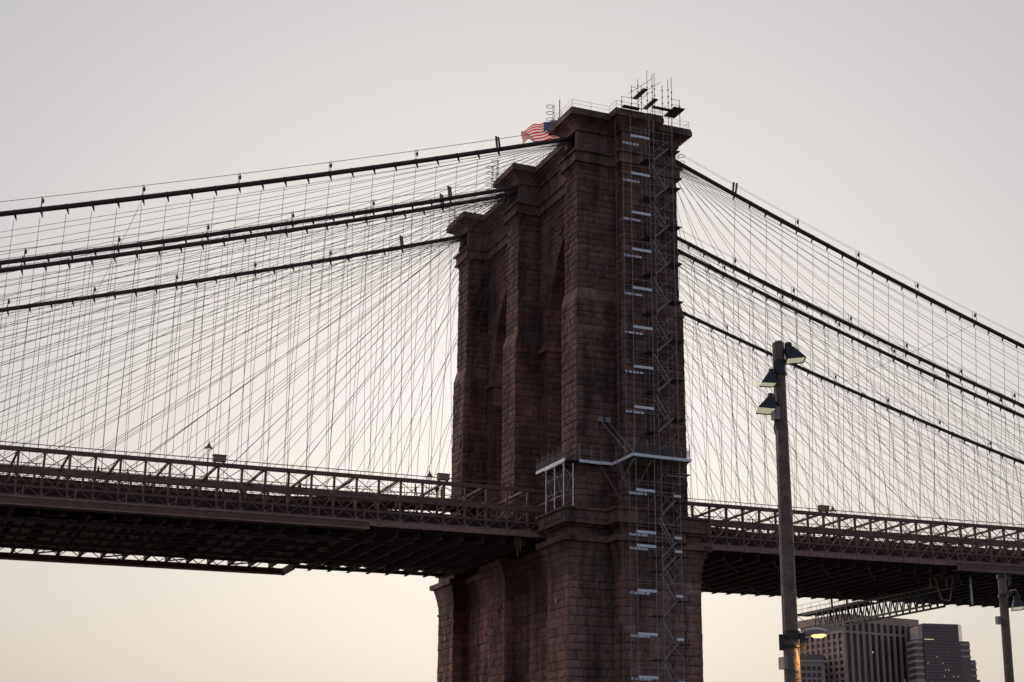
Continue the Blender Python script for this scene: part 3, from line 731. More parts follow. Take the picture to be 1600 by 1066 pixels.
# platform wrapped round the near corner just above the road
pf = thing('work_platform', 'white-edged work platform wrapped round the near corner of the tower above the road', 'platform')
ZP = 41.75
for a, c in (((-3.2, -24.8), (3.5, -20.95)), ((-8.6, -19.8), (-3.2, -19.0)), ((-8.6, -19.0), (-6.9, -12.3))):
    boxpart('platform_floor', (a[0], a[1], ZP - 0.12), (c[0], c[1], ZP - 0.02), PLK, pf)
for a, c in (((-3.2, -24.86), (3.5, -24.8)), ((-3.26, -24.8), (-3.2, -19.8)), ((-7.0, -19.86), (-3.3, -19.8)), ((-8.66, -19.86), (-8.6, -12.3)), ((3.5, -24.8), (3.56, -21.0))):
    ax_ = 0 if c[0] - a[0] > c[1] - a[1] else 1; n_ = 3
    for k in range(n_):
        lo = [a[0], a[1]]; hi = [c[0], c[1]]; w_ = (c[ax_] - a[ax_]) / n_
        lo[ax_] = a[ax_] + w_ * k + 0.02; hi[ax_] = a[ax_] + w_ * (k + 1) - 0.02
        dz = R.uniform(-0.03, 0.03)
        boxpart('fascia', (lo[0], lo[1], ZP - 0.26 + dz), (hi[0], hi[1], ZP + 0.05 + dz), WH if a[0] != 3.5 else GV, pf)
for x in (-2.9, -0.9, 1.2, 3.2): mem('bracket', (x, -24.5, ZP - 0.35), (x, -20.95, ZP - 2.6), 0.13, GV, pf)
for y in (-18.6, -16.2, -13.6): mem('bracket', (-8.5, y, ZP - 0.35), (-6.95, y, ZP - 1.9), 0.12, GV, pf)
for x0_, x1_ in ((-3.0, -0.9), (-0.8, 1.4), (1.5, 3.4)): boxpart('mesh_panel', (x0_, -24.72, ZP + 0.12), (x1_, -24.69, ZP + 0.95), NET, pf)
for y0_, y1_ in ((-19.6, -17.3), (-17.2, -15.0), (-14.9, -12.5)): boxpart('mesh_panel', (-8.62, y0_, ZP + 0.12), (-8.59, y1_, ZP + 0.95), NET, pf)
for y in (-24.2, -23.2, -22.2, -21.4): mem('joist', (-3.1, y, ZP - 0.25), (3.4, y, ZP - 0.25), 0.12, GV, pf, h=0.2)
for y in (-18, -16, -14): mem('joist', (-8.5, y, ZP - 0.25), (-6.9, y, ZP - 0.25), 0.12, GV, pf, h=0.2)
for x, y in [(-3.1, -24.7), (-1.5, -24.7), (-0.1, -24.7), (1.5, -24.7), (2.4, -24.7), (3.4, -24.7), (-3.1, -22.6), (-3.1, -20.6), (-4.4, -19.75), (-5.5, -19.75), (-6.9, -19.75)] + [(-8.6, -19.5 + 1.4 * k) for k in range(6)]:
    tube('rail_post', (x, y, ZP), (x, y, ZP + 1.5 + 0.25 * R.random()), 0.065, GV, pf)
for p, q in (((-3.1, -24.7), (3.4, -24.7)), ((-3.1, -24.7), (-3.1, -20)), ((-8.6, -19.75), (-3.2, -19.75)), ((-8.6, -19.75), (-8.6, -12.4))):
    for dz in (0.6, 1.15): tube('guard_rail', (*p, ZP + dz), (*q, ZP + dz), 0.03, GV, pf)
for x in (-4.2, -3.35):
    tube('tie_rod', (x, -19.05, 46.5), (x + 0.6, -24.4, ZP + 0.05), 0.08, GV, pf)
    boxpart('tie_box', (x - 0.28, -19.35, 46.25), (x + 0.28, -19.0, 46.8), GRY, pf)
for p, q in (((-4.6, -19.7, ZP - 0.2), (-3.2, -21.7, 37.6)), ((-3.5, -21.5, ZP - 0.2), (-2.6, -22.6, 38.2)), ((-3.2, -21.5, ZP - 0.2), (-2.4, -22.6, 38.4))): tube('tie_rod', p, q, 0.05, GV, pf)
for a, c, z in (((1.0, -24.2), (3.2, -23.2), 39.9), ((2.8, -22.6), (4.6, -21.5), 40.6)): boxpart('platform_floor', (a[0], a[1], z), (c[0], c[1], z + 0.1), GV, pf)
for zz in (38.8, 40.2, 43.2): tube('guard_rail', (3.4, -21.5, zz), (4.6, -21.5, zz), 0.05, BLK, pf)
tube('rail_post', (4.4, -21.5, 37.5), (4.4, -21.5, 43.6), 0.06, BLK, pf)

fr = thing('scaffold_support', 'pale scaffold frames standing on the parapet below the work platform', 'scaffold')
fp = [(-8.75, -15.25), (-8.75, -17.5), (-8.75, -19.77), (-7.68, -19.77)]
for x, y in fp:
    tube('standard', (x, y, ZC), (x, y, 41.3), 0.12, WH, fr)
for (p, q) in zip(fp, fp[1:]):
    tube('brace', (*p, 37.3), (*q, 40.8), 0.05, GV, fr); tube('brace', (*p, 40.8), (*q, 37.3), 0.05, GV, fr)
    for z in (38.4, 40.0): tube('ledger', (*p, z), (*q, z), 0.06, GV, fr)
mem('head_beam', (-8.75, -15.0, 41.35), (-8.75, -19.9, 41.35), 0.14, GV, fr)

# yellow sheet under the deck by the tower
t = thing('hanging_sheet', 'ragged yellow sheet hanging under the deck beside the tower', 'sheet', (-10.9, -12.6, 0.2))
b = MB()
for s in range(3):
    x0 = -0.3 + 0.3 * s; zb = 33.3 - (0.2, 1.3, 0.7)[s]
    cols = [(x0, 0.02 * s, 34.4), (x0 + 0.26, 0.08, 34.5), (x0 + 0.14, 0.0, zb), (x0 + 0.05, 0.1, zb + 0.5)]
    f = [Vector(c) for c in cols]; g2 = [v + Vector((0, 0.03, 0)) for v in f]
    b.quad(f); b.quad(g2[::-1])
    for i in range(4): b.quad([f[i], g2[i], g2[(i + 1) % 4], f[(i + 1) % 4]])
b.build('cloth', YEL, t)

# ------------------------------------------------------------------ caged ladders and flag
def ladder(x, y, z0, z1, label):
    t = thing('caged_ladder', label, 'ladder', (x, y, 0), 'caged ladders at the tower top')
    for dy in (-0.22, 0.22): tube('rail', (x, y + dy, z0), (x, y + dy, z1), 0.05, BLK, t)
    z = z0 + 0.3
    while z < z1: tube('rung', (x, y - 0.22, z), (x, y + 0.22, z), 0.03, BLK, t); z += 0.4
    z = z0 + 1.0
    while z < z1 + 0.1:
        b = MB(); sgn = -1 if x < 0 else 1
        b.sweep([(sgn * (0.45 + 0.42 * math.cos(a)), 0.42 * math.sin(a), z) for a in [2 * math.pi * k / 14 for k in range(14)]], 0.035, 5, close=True); b.build('hoop', BLK, t); z += 0.8
ladder(-8.15, -15.7, 79.5, 84.0, 'hooped ladder beside the flag at the near left top corner of the tower')
ladder(-8.15, 1.1, 79.5, 84.0, 'nearer of two hooped ladders above the middle cables')
ladder(-8.15, 2.9, 79.5, 83.9, 'farther of two hooped ladders above the middle cables')
ladder(-8.15, 16.2, 79.5, 83.8, 'hooped ladder above the farthest cable, far left top corner of tower')
ladder(7.7, -15.9, 77.9, 80.6, 'hooped ladder under the cornice on the right side of the tower')
t = thing('mast', 'thin vertical mast on the near left corner of the tower roof', 'mast', (-7.8, -16.6, ZT)); tube('pole', (-7.8, -16.6, ZT), (-7.8, -16.6, 84.3), 0.12, BLK, t)

fl = thing('flag', 'striped red and white flag with blue canton flying left from the tower roof', 'flag', (-0.35, 0.3, ZT))
b = MB(); b.sweep([(0, 0, 0), (0, 0, 8.7)], [0.09, 0.06], 8); b.sweep([(0, 0, 8.7), (0, 0, 8.8), (0, 0, 8.92)], [0.03, 0.11, 0.03], 8)
b.build('flagpole', GRY, fl, smooth=True)
LF, HF = 5.6, 3.3
def fpt(u, v):  # u along the fly 0..1, v down the hoist 0..1
    d = 5.1 * u; x = -0.1 - d + 0.12 * math.sin(7 * v + 3 * u) * u
    y = 0.55 * math.sin(9.5 * u + 2.6 * v) * (0.2 + u) + 0.16 * u * math.sin(17 * u + 6 * v)
    z = 8.55 - (0.24 * d + 0.05 * d * d) - 2.95 * v * (1 - 0.42 * u) + (0.2 * math.sin(10 * u + 0.4) + 0.13 * math.sin(21 * u + 3.5 * v)) * (0.15 + u)
    return Vector((x, y, z))
NU = 28
for s in range(13):
    b = MB(); u0 = 0.0 if s >= 7 else 0.40
    n0 = 0
    for k in range(NU):
        ua = u0 + (1 - u0) * k / NU; ub = u0 + (1 - u0) * (k + 1) / NU
        for w0, w1 in ((s / 13, (s + .5) / 13), ((s + .5) / 13, (s + 1) / 13)):
            b.quad([fpt(ua, w0), fpt(ub, w0), fpt(ub, w1), fpt(ua, w1)])
    o = b.build('stripe', FR if s % 2 == 0 else FW, fl)
b = MB()
for k in range(12):
    for j in range(7):
        b.quad([fpt(0.4 * k / 12, j / 13), fpt(0.4 * (k + 1) / 12, j / 13), fpt(0.4 * (k + 1) / 12, (j + 1) / 13), fpt(0.4 * k / 12, (j + 1) / 13)])
ct = b.build('canton', FB, fl)
b = MB()
for j in range(9):
    for k in range(6 if j % 2 == 0 else 5):
        u = 0.4 * ((k + (0.5 if j % 2 == 0 else 1.0)) / 6); v = 7 / 13 * (j + 0.6) / 9.2
        c = fpt(u, v); nrm = (fpt(u + .01, v) - c).cross(fpt(u, v + .01) - c).normalized()
        ux = (fpt(u + .01, v) - c).normalized(); uy = nrm.cross(ux)
        for sg in (-1, 1):
            b.quad([c + nrm * 0.012 * sg + (ux * math.cos(math.pi / 2 + q * math.pi / 5) + uy * math.sin(math.pi / 2 + q * math.pi / 5)) * (0.085 if q % 2 == 0 else 0.036) for q in range(10)])
b.build('stars', FW, ct)

# ------------------------------------------------------------------ promenade lamps, boxes on the truss
def prom_lamp(x, y, label, dz=0.0):
    z = zp(x) + dz; t = thing('promenade_lamp', label, 'street lamp', (x, y, z), 'lamps on the footway')
    b = MB(); b.sweep([(0, 0, -0.6), (0, 0, 0.1), (0, 0, 0.5), (0, 0, 0.6), (0, 0, 2.7)], [0.16, 0.16, 0.1, 0.065, 0.05], 10); b.build('post', BLK, t, smooth=False)
    b = MB(); b.sweep([(0, 0, 2.7), (0, 0, 2.78), (0, 0, 3.25), (0, 0, 3.3)], [0.06, 0.15, 0.24, 0.22], 10); b.build('lantern', LENS, t)
    b = MB(); b.sweep([(0, 0, 3.28), (0, 0, 3.34), (0, 0, 3.62), (0, 0, 3.7), (0, 0, 3.78), (0, 0, 4.15)], [0.42, 0.42, 0.17, 0.2, 0.08, 0.02], 10); b.build('lamp_cap', BLK, t)
prom_lamp(-42.2, -2.7, 'old-style footway lamp rising above the deck, far left', 1.15)
prom_lamp(-17.4, -2.7, 'old-style footway lamp just left of the tower', -1.0)
prom_lamp(35.7, -2.7, 'old-style footway lamp on the right of the tall pole')
def ubox(x, label):
    z = zt(x); t = thing('utility_box', label, 'box', (x, TY[0], z), 'boxes on top of the near truss')
    b = MB(); b.box((-0.62, -0.3, 0.05), (0.62, 0.3, 0.62)); b.box((-0.68, -0.36, 0.62), (0.68, 0.36, 0.7)); b.build('cabinet', STL, t)
    b = MB(); b.box((-0.5, -0.28, -0.1), (-0.38, 0.28, 0.05)); b.box((0.38, -0.28, -0.1), (0.5, 0.28, 0.05)); b.build('feet', ST, t)
ubox(-43.1, 'rust-brown box on the near truss beside the leftmost footway lamp')
ubox(-19.5, 'rust-brown box on the near truss just left of the tower')
ubox(27.4, 'rust-brown box on the near truss right of the tall pole')

# ------------------------------------------------------------------ people on the footway
def make_person_mesh(name, stride, arm, mats, bend=0.0):
    me = bpy.data.meshes.new(name)
    V = [(0, 0, 0.95), (0.02 * bend, 0, 1.15), (0.06 * bend, 0, 1.38), (0.08 * bend, 0, 1.5), (0.10 * bend + 0.01, 0, 1.60), (0.1 * bend + 0.02, 0, 1.70), (0.1 * bend + 0.02, 0, 1.76),
         (0, 0.1, 0.9), (stride * 0.5, 0.1, 0.5), (stride * 0.35, 0.1, 0.09), (stride * 0.35 + 0.17, 0.11, 0.04),
         (0, -0.1, 0.9), (-stride * 0.25, -0.1, 0.5), (-stride * 0.8, -0.1, 0.10), (-stride * 0.8 + 0.16, -0.11, 0.04),
         (0.06 * bend, 0.19, 1.40), (-arm * 0.4, 0.25, 1.14), (arm * 0.3, 0.24, 0.92), (arm * 0.45, 0.235, 0.80),
         (0.06 * bend, -0.19, 1.40), (arm * 0.3, -0.25, 1.14), (arm * 0.8, -0.22, 0.98), (arm * 0.95, -0.21, 0.88)]
    E = [(0, 1), (1, 2), (2, 3), (3, 4), (4, 5), (5, 6), (0, 7), (7, 8), (8, 9), (9, 10), (0, 11), (11, 12), (12, 13), (13, 14), (2, 15), (15, 16), (16, 17), (17, 18), (2, 19), (19, 20), (20, 21), (21, 22)]
    rr = [.14, .14, .16, .06, .09, .10, .07, .095, .065, .045, .045, .095, .065, .045, .045, .065, .045, .036, .034, .065, .045, .036, .034]
    me.from_pydata(V, E, [])
    o = bpy.data.objects.new('tmp', me); COL.objects.link(o)
    sk = o.modifiers.new('s', 'SKIN'); o.modifiers.new('d', 'SUBSURF').levels = 1
    for i, d in enumerate(me.skin_vertices[0].data): d.radius = (rr[i], rr[i]); d.use_root = (i == 0)
    dg = bpy.context.evaluated_depsgraph_get(); m2 = bpy.data.meshes.new_from_object(o.evaluated_get(dg)); m2.name = name
    bpy.data.objects.remove(o)
    m2.materials.clear()
    for m in mats: m2.materials.append(m)   # trousers, top, skin, hair
    for p in m2.polygons:
        c = p.center; z = c.z
        if z < 0.92 and abs(c.y) < 0.2: k = 0
        elif z > 1.66 or (z > 1.56 and c.x < 0.1 * bend - 0.03): k = 3
        elif z > 1.48: k = 2
        elif abs(c.y) > 0.17 and z < 0.9: k = 2
        else: k = 1
        p.material_index = k; p.use_smooth = True
    return m2
PM_ = [make_person_mesh('body', 0.35, 0.25, (CL[0], CL[3], SKIN, HAIR)), make_person_mesh('body', -0.3, 0.15, (CL[3], CL[1], SKIN, HAIR), 0.6), make_person_mesh('body', 0.12, 0.35, (CL[4], CL[2], SKIN, HAIR), 0.3), make_person_mesh('body', 0.25, -0.2, (CL[0], CL[5], SKIN, HAIR))]
PEOPLE = [(-53.3, -2.1, 0, 'person in dark clothes standing tallest on the footway, far left'), (-50.2, -1.8, 1, 'person in a wine top on the footway, second from the left edge'), (-47.9, -1.2, 2, 'person in grey bending by the third post group on the footway'), (-44.4, -1.9, 3, 'person in a white top walking just left of the leftmost lamp'), (-43.4, -1.0, 0, 'person in dark clothes close behind the white-topped walker'),
          (-33.3, -1.9, 2, 'person in grey walking midway between the two left lamps'), (-31.9, -1.6, 1, 'person in a wine top beside the grey walker midway on the left footway'), (-18.6, -1.6, 1, 'person in a wine top left of the lamp by the tower'), (-16.2, -1.9, 0, 'person in dark clothes right beside the lamp by the tower'), (-15.2, -0.8, 2, 'person in grey nearest the tower on the left footway'),
          (24.6, -1.9, 0, 'person in dark clothes on the footway between tower and tall pole'), (29.2, -1.8, 2, 'person in grey on the footway just right of the tall pole')]
for x, y, k, lab in PEOPLE:
    o = link('person', PM_[k], None, (x, y, zp(x))); o.rotation_euler = (0, 0, R.choice([0.1, 3.0, 0.4, 2.7])); o['label'] = lab; o['category'] = 'person'; o['group'] = 'people on the footway'

# ------------------------------------------------------------------ travelling inspection gantry under the deck
gx, gz = 46.0, 33.0
gt = thing('inspection_gantry', 'lattice inspection gantry slung under the deck at lower right', 'gantry', (gx, 0, 0))
ya, yb = -10.5, 19.5
za, zb_ = zt(gx) - 7.4, zt(gx) - 9.5
for x in (gx - 1.1, gx + 1.1):
    b0 = MB(); mem('chord', (x, ya, za), (x, yb, za), 0.22, BLK, gt); mem('chord', (x, ya + 2, zb_), (x, yb - 3, zb_), 0.22, BLK, gt)
    n = 18
    for k in range(n):
        y0 = ya + 2 + (yb - 5 - ya) * k / n; y1 = ya + 2 + (yb - 5 - ya) * (k + 1) / n; ym = (y0 + y1) / 2
        mem('lattice_bar', (x, y0, zb_), (x, ym, za), 0.12, BLK, gt); mem('lattice_bar', (x, ym, za), (x, y1, zb_), 0.12, BLK, gt)
boxpart('platform_floor', (gx - 1.2, 6.0, za + 0.1), (gx + 1.2, 21.5, za + 0.22), PLK, gt)
for x in (gx - 1.2, gx + 1.2):
    for dz in (0.55, 1.1): tube('guard_rail', (x, 6.0, za + 0.2 + dz), (x, 21.5, za + 0.2 + dz), 0.05, BLK, gt)
    for k in range(8): tube('rail_post', (x, 6.0 + 2.2 * k, za + 0.2), (x, 6.0 + 2.2 * k, za + 1.3), 0.05, BLK, gt)
    for y in (-9.0, 12.0): mem('hanger_post', (x, y, za), (x, y, zt(gx) - 5.6), 0.2, STL, gt)
    tube('strut', (x, 20.8, za + 0.1), (x, 16.5, zb_), 0.09, BLK, gt)
for y in (-9.4, -8.0):
    mem('cross_beam', (gx - 1.6, y, za + 1.4), (gx + 3.0, y, za + 1.4), 0.14, STL, gt); 
for x0, x1 in ((gx - 0.9, gx), (gx + 1.9, gx + 1.2)): mem('strut', (x0, -9.4, za + 1.3), (x1, -9.4, zb_ + 0.6), 0.14, STL, gt)
mem('cross_beam', (gx - 0.1, -9.4, zb_ + 0.6), (gx + 1.3, -9.4, zb_ + 0.6), 0.12, STL, gt)
mem('hanger_post', (gx + 4.4, -9.5, zb_ + 0.3), (gx + 4.4, -9.5, zt(gx) - 5.8), 0.2, WH, gt)
tube('drop_line', (gx - 1.2, 21.4, za), (gx - 1.2, 21.4, za - 4.5), 0.06, BLK, gt)

# ------------------------------------------------------------------ lamp poles
def frustum(b, c, ax, up, w0, h0, w1, h1, L, mi=0, skew=Vector((0, 0, 0))):
    c = Vector(c); ax = Vector(ax).normalized(); s = ax.cross(Vector(up)).normalized(); u = s.cross(ax)
    A = [c + s * (i * w0 / 2) + u * (j * h0 / 2) for i, j in ((-1, -1), (1, -1), (1, 1), (-1, 1))]
    B = [c + skew + ax * L + s * (i * w1 / 2) + u * (j * h1 / 2) for i, j in ((-1, -1), (1, -1), (1, 1), (-1, 1))]
    for i in range(4): b.quad([A[i], A[(i + 1) % 4], B[(i + 1) % 4], B[i]], mi=mi)
    b.quad(A[::-1], mi=mi)
    return B
def floodlight(parent, c, ax, name='floodlight', s=1.0, skew=Vector((0, 0, 0))):
    """shoebox flood head: c is the back centre, ax the direction the lens looks"""
    b = MB(); ax = Vector(ax).normalized()
    B = frustum(b, c, ax, FW_, 0.24 * s, 0.26 * s, 0.5 * s, 0.46 * s, 0.36 * s, skew=skew)
    cc = sum(B, Vector()) / 4
    rim = [p + (p - cc) * 0.05 + ax * 0.03 for p in B]
    for i in range(4): b.quad([B[i], B[(i + 1) % 4], rim[(i + 1) % 4], rim[i]])
    h = b.build(name, BLK, parent)
    b = MB(); inn = [cc + (p - cc) * 0.93 + ax * 0.005 for p in B]; b.quad(inn); b.quad([p - ax * 0.02 for p in inn][::-1]); b.build('lens', LENS, h)
    b = MB(); b.sweep([Vector(c) + Vector((0, 0, 0.0)), Vector(c) - ax * 0.16 * s], [0.11 * s, 0.09 * s], 8)
    for k in range(5):
        q = Vector(c) + ax * (0.06 + 0.05 * k) * s; b.bar(q + Vector((0, 0, 0.14 * s)), q + Vector((0, 0, (0.2 + 0.012 * k) * s)), 0.28 * s, 0.012)
    b.build('housing_fins', BLK, h)
    return h
def mkpole(name, label, x, y, ztop, r0, r1, zg=3.0, lean=(0, 0)):
    t = thing(name, label, 'lamp post', (x, y, zg), 'tall lamp poles')
    b = MB(); n = 14; H = ztop - zg
    pts = [(lean[0] * k / n, lean[1] * k / n, H * k / n) for k in range(n + 1)] + [(lean[0], lean[1], H + 0.05)]
    rs = [r0 + (r1 - r0) * k / n + R.uniform(-.003, .003) for k in range(n + 1)] + [r1 * 0.75]
    b.sweep(pts, rs, 18); b.build('pole', WOOD, t, smooth=True)
    return t
RT = Vector((0.923, -0.385, 0)); FW_ = Vector((0.382, 0.924, 0))      # across and along the viewing axis, for aiming the lamps
lp = mkpole('lamp_post', 'tall brown tapered pole with three floodlights and one glowing lamp', -51.92, -128.77, 17.62, 0.215, 0.135)
def L(du, dz, df=0.0): return RT * du + FW_ * df + Vector((0, 0, dz - 3.0))
b = MB()
for z in (16.72, 17.05):
    b.sweep([L(0, z), L(0, z + 0.07)], 0.185, 16)
b.sweep([L(0, 16.79), L(0, 17.05)], 0.165, 16); b.build('clamp_band', BLK, lp)
floodlight(lp, L(0.24, 17.45, -0.1), RT * 0.10 + Vector((0, 0, -1)) - FW_ * 0.08, s=0.95, skew=RT * 0.14)
tube('arm', Vector((-51.92, -128.77, 17.4)), Vector((-51.92, -128.77, 17.42)) + RT * 0.26 - FW_ * 0.1, 0.09, BLK, lp)
floodlight(lp, L(-0.26, 16.72, -0.12), RT * -0.04 + Vector((0, 0, -1)) - FW_ * 0.05, s=0.8, skew=RT * -0.08)
floodlight(lp, L(-0.30, 16.02, -0.12), RT * -0.08 + Vector((0, 0, -1)) - FW_ * 0.16, s=0.92, skew=RT * -0.12)
for z in (16.6, 15.9): tube('arm', Vector((-51.92, -128.77, z)), Vector((-51.92, -128.77, z + 0.05)) - RT * 0.3 - FW_ * 0.12, 0.08, BLK, lp)
b = MB(); o_ = L(-0.19, 15.45, -0.12); b.box((o_.x - 0.09, o_.y - 0.09, o_.z), (o_.x + 0.09, o_.y + 0.09, o_.z + 0.34)); b.build('junction_box', GRY, lp)
b = MB(); b.sweep([L(-0.2, 15.45, -0.15), L(-0.25, 15.2, -0.15), L(-0.23, 15.05, -0.15), L(-0.18, 15.2, -0.15), L(-0.16, 15.5, -0.15)], 0.02, 6); b.build('cable_loop', BLK, lp)
b = MB(); b.sweep([L(-0.17 - 0.004 * k, 17.6 - 0.75 * k, -0.06) for k in range(14)], 0.022, 6); b.build('conduit', GRY, lp)
b = MB(); o_ = L(-0.26, 8.95, -0.08); b.box((o_.x - 0.08, o_.y - 0.08, o_.z), (o_.x + 0.12, o_.y + 0.08, o_.z + 0.3)); b.build('meter_box', GRY, lp)
# bracket and glowing street lamp
b = MB(); b.sweep([L(0, 9.72), L(0, 9.92)], 0.222, 16); b.sweep([L(0, 9.5), L(0, 9.56)], 0.222, 16)
for sg in (-1, 1):
    b.bar(L(0.19 * sg, 9.62, -0.1), L(0.34 * sg, 9.62, -0.1), 0.06, 0.4)
b.build('bracket', BLK, lp)
tube('arm', Vector((-51.92, -128.77, 9.83)) + RT * 0.15, Vector((-51.92, -128.77, 9.85)) + RT * 0.45, 0.11, BLK, lp)
b = MB(); hp = [(0.30, 0.05), (0.38, 0.085), (0.52, 0.105), (0.68, 0.10), (0.82, 0.07), (0.92, 0.025)]
b.sweep([L(u, 9.88 + 0.03 * math.sin((u - 0.30) * 3.5), -0.02) for u, _ in hp], [q for _, q in hp], 14)
hd = b.build('lamp_head', GRY, lp, smooth=True)
b = MB(); b.sweep([L(0.50, 9.81, -0.05), L(0.56, 9.80, -0.05), L(0.76, 9.80, -0.05), L(0.88, 9.82, -0.05)], [0.02, 0.055, 0.055, 0.015], 12); b.build('lens', GLOW, hd, smooth=True)
pl_ = bpy.data.lights.new('street_lamp_light', 'SPOT'); pl_.spot_size = rad(165); pl_.spot_blend = 0.6; pl_.energy = 95; pl_.color = (1.0, 0.6, 0.22); pl_.shadow_soft_size = 0.12
po = bpy.data.objects.new('street_lamp_light', pl_); COL.objects.link(po); po.parent = lp; po.location = L(0.62, 9.68, -0.14)

lp2 = mkpole('lamp_post', 'shorter dark pole with one hanging floodlight at the right edge', -33.45, -114.76, 14.55, 0.2, 0.165, lean=(0.12, -0.05))
def L2(du, dz, df=0.0): return RT * du + FW_ * df + Vector((0.1, -0.04, dz - 3.0))
b = MB(); b.sweep([L2(0, 13.72), L2(0, 13.85)], 0.185, 14); b.sweep([L2(0, 14.45), L2(0, 14.6)], 0.18, 14); b.bar(L2(0.1, 14.52), L2(0.34, 14.52), 0.1, 0.14); b.bar(L2(0.3, 14.2), L2(0.34, 14.52), 0.08, 0.08); b.build('clamp_band', BLK, lp2)
b = MB(); b.sweep([L2(0.15, 13.75), L2(0.3, 13.95), L2(0.5, 13.98), L2(0.62, 13.75), L2(0.6, 13.6)], [0.05, 0.07, 0.07, 0.05, 0.04], 8); b.build('arm', BLK, lp2)
floodlight(lp2, L2(0.46, 13.62, -0.1), RT * 0.1 + Vector((0, 0, -0.9)) - FW_ * 0.2, s=0.9)
b = MB(); o_ = L2(-0.24, 12.7, 0); b.box((o_.x - 0.1, o_.y - 0.08, o_.z), (o_.x + 0.06, o_.y + 0.08, o_.z + 0.3)); b.build('junction_box', GRY, lp2)

# ------------------------------------------------------------------ downtown buildings across the river
def building_grid(name, label, corner, du, dv, wu, wv, top, nu, nv, zlow, fh, mglass, mfin, finw, finp, lit=0.05):
    """corner: nearest vertical edge; du/dv unit vectors along the right and left facades"""
    t = thing(name, label, 'building', (*corner, 0))
    du = Vector((*du, 0)); dv = Vector((*dv, 0)); o0 = Vector((0, 0, 0))
    b = MB(); c = [o0, du * wu, du * wu + dv * wv, dv * wv]
    for i in range(4): b.quad([c[i], c[(i + 1) % 4], c[(i + 1) % 4] + Vector((0, 0, top - 1)), c[i] + Vector((0, 0, top - 1))])
    b.quad([p + Vector((0, 0, top - 1)) for p in c]); b.build('body', mglass, t)
    cx = (du * wu + dv * wv) / 2
    def slab(nm, z0, z1, out, m):
        b = MB(); cc = [p + (p - cx).normalized() * out for p in c]
        lo = [p + Vector((0, 0, z0)) for p in cc]; hi = [p + Vector((0, 0, z1)) for p in cc]
        for i in range(4): b.quad([lo[i], lo[(i + 1) % 4], hi[(i + 1) % 4], hi[i]])
        b.quad(hi); b.quad(lo[::-1]); b.build(nm, m, t)
    return t, du, dv, c, slab
A1 = rad(-22.4)   # viewing azimuth helper: right and forward unit vectors at the far bank
def rt(a): return (math.cos(a), math.sin(a))
base_ang = math.atan2(-0.385, 0.923)
# building A: right facade turned 28 degrees from the image plane, left facade 62
aR = base_ang + rad(26); aL = base_ang + rad(180 - 62)
cA = (447.6, 595.4)
tA, du, dv, cs, slab = building_grid('office_tower', 'brown office tower with pale vertical fins and dark glass under the bridge', cA, rt(aR), rt(aL), 53.5, 39.5, 124.0, 12, 8, 60, 3.6, BGL, BCO, 1.0, 0.9)
slab('parapet', 120.6, 125.0, 1.3, BCO); slab('band', 114.3, 115.6, 1.2, BCO)
NB = 12
pane = MB(); pane.box((0.0, 0, 0), (1, 0.12, 1)); 
def facade(t, O, d, width, nb, z0, z1, fh, finw, finp, m_fin, lit, m_pane, sp_h=0.9, spand=None):
    nrm = Vector((d.y, -d.x, 0))
    if nrm.dot(Vector((-0.38, -0.92, 0))) < 0: nrm = -nrm
    bw = width / nb
    for k in range(nb + 1):
        p = O + d * (k * bw); b = MB()
        b.bar(p + nrm * finp / 2 + Vector((0, 0, 2)), p + nrm * finp / 2 + Vector((0, 0, z1)), finw, finp, up=nrm); b.build('fin', m_fin, t)
    z = z1 - fh
    while z > z0:
        b = MB(); b.bar(O + nrm * 0.25 + Vector((0, 0, z)), O + d * width + nrm * 0.25 + Vector((0, 0, z)), 0.5, sp_h); b.build('spandrel', spand or m_pane, t)
        for k in range(nb):
            p = O + d * (k * bw + finw * 0.6) + nrm * 0.12 + Vector((0, 0, z + sp_h / 2 + 0.15)); q = O + d * ((k + 1) * bw - finw * 0.6) + nrm * 0.12 + Vector((0, 0, z + sp_h / 2 + 0.15))
            h = fh - sp_h - 0.3; b = MB(); up = Vector((0, 0, h))
            b.quad([p, q, q + up, p + up]); b.quad([p - nrm * .1, p - nrm * .1 + up, q - nrm * .1 + up, q - nrm * .1])
            w_ = b.build('window', m_pane, t)
            if R.random() < lit:
                b = MB(); f0 = R.uniform(0, .5); f1 = f0 + R.uniform(.2, .5); hh = R.uniform(.25, .6) * h
                b.quad([p + (q - p) * f0 + nrm * .05, p + (q - p) * f1 + nrm * .05, p + (q - p) * f1 + nrm * .05 + Vector((0, 0, hh)), p + (q - p) * f0 + nrm * .05 + Vector((0, 0, hh))]); b.build('lit_pane', BLT, w_)
        z -= fh
facade(tA, Vector((0, 0, 0)), du, 53.5, 12, 78, 114.3, 3.7, 0.9, 0.9, BCO, 0.02, BGL)
facade(tA, dv * 39.5, -dv, 39.5, 8, 78, 114.3, 3.7, 1.5, 0.9, BCO, 0.02, BGL, sp_h=1.5, spand=BCO)
facade(tA, Vector((0, 0, 0)), du, 53.5, 12, 115.7, 120.6, 4.9, 1.6, 1.0, BCO, 0.0, BGL, sp_h=0.2)
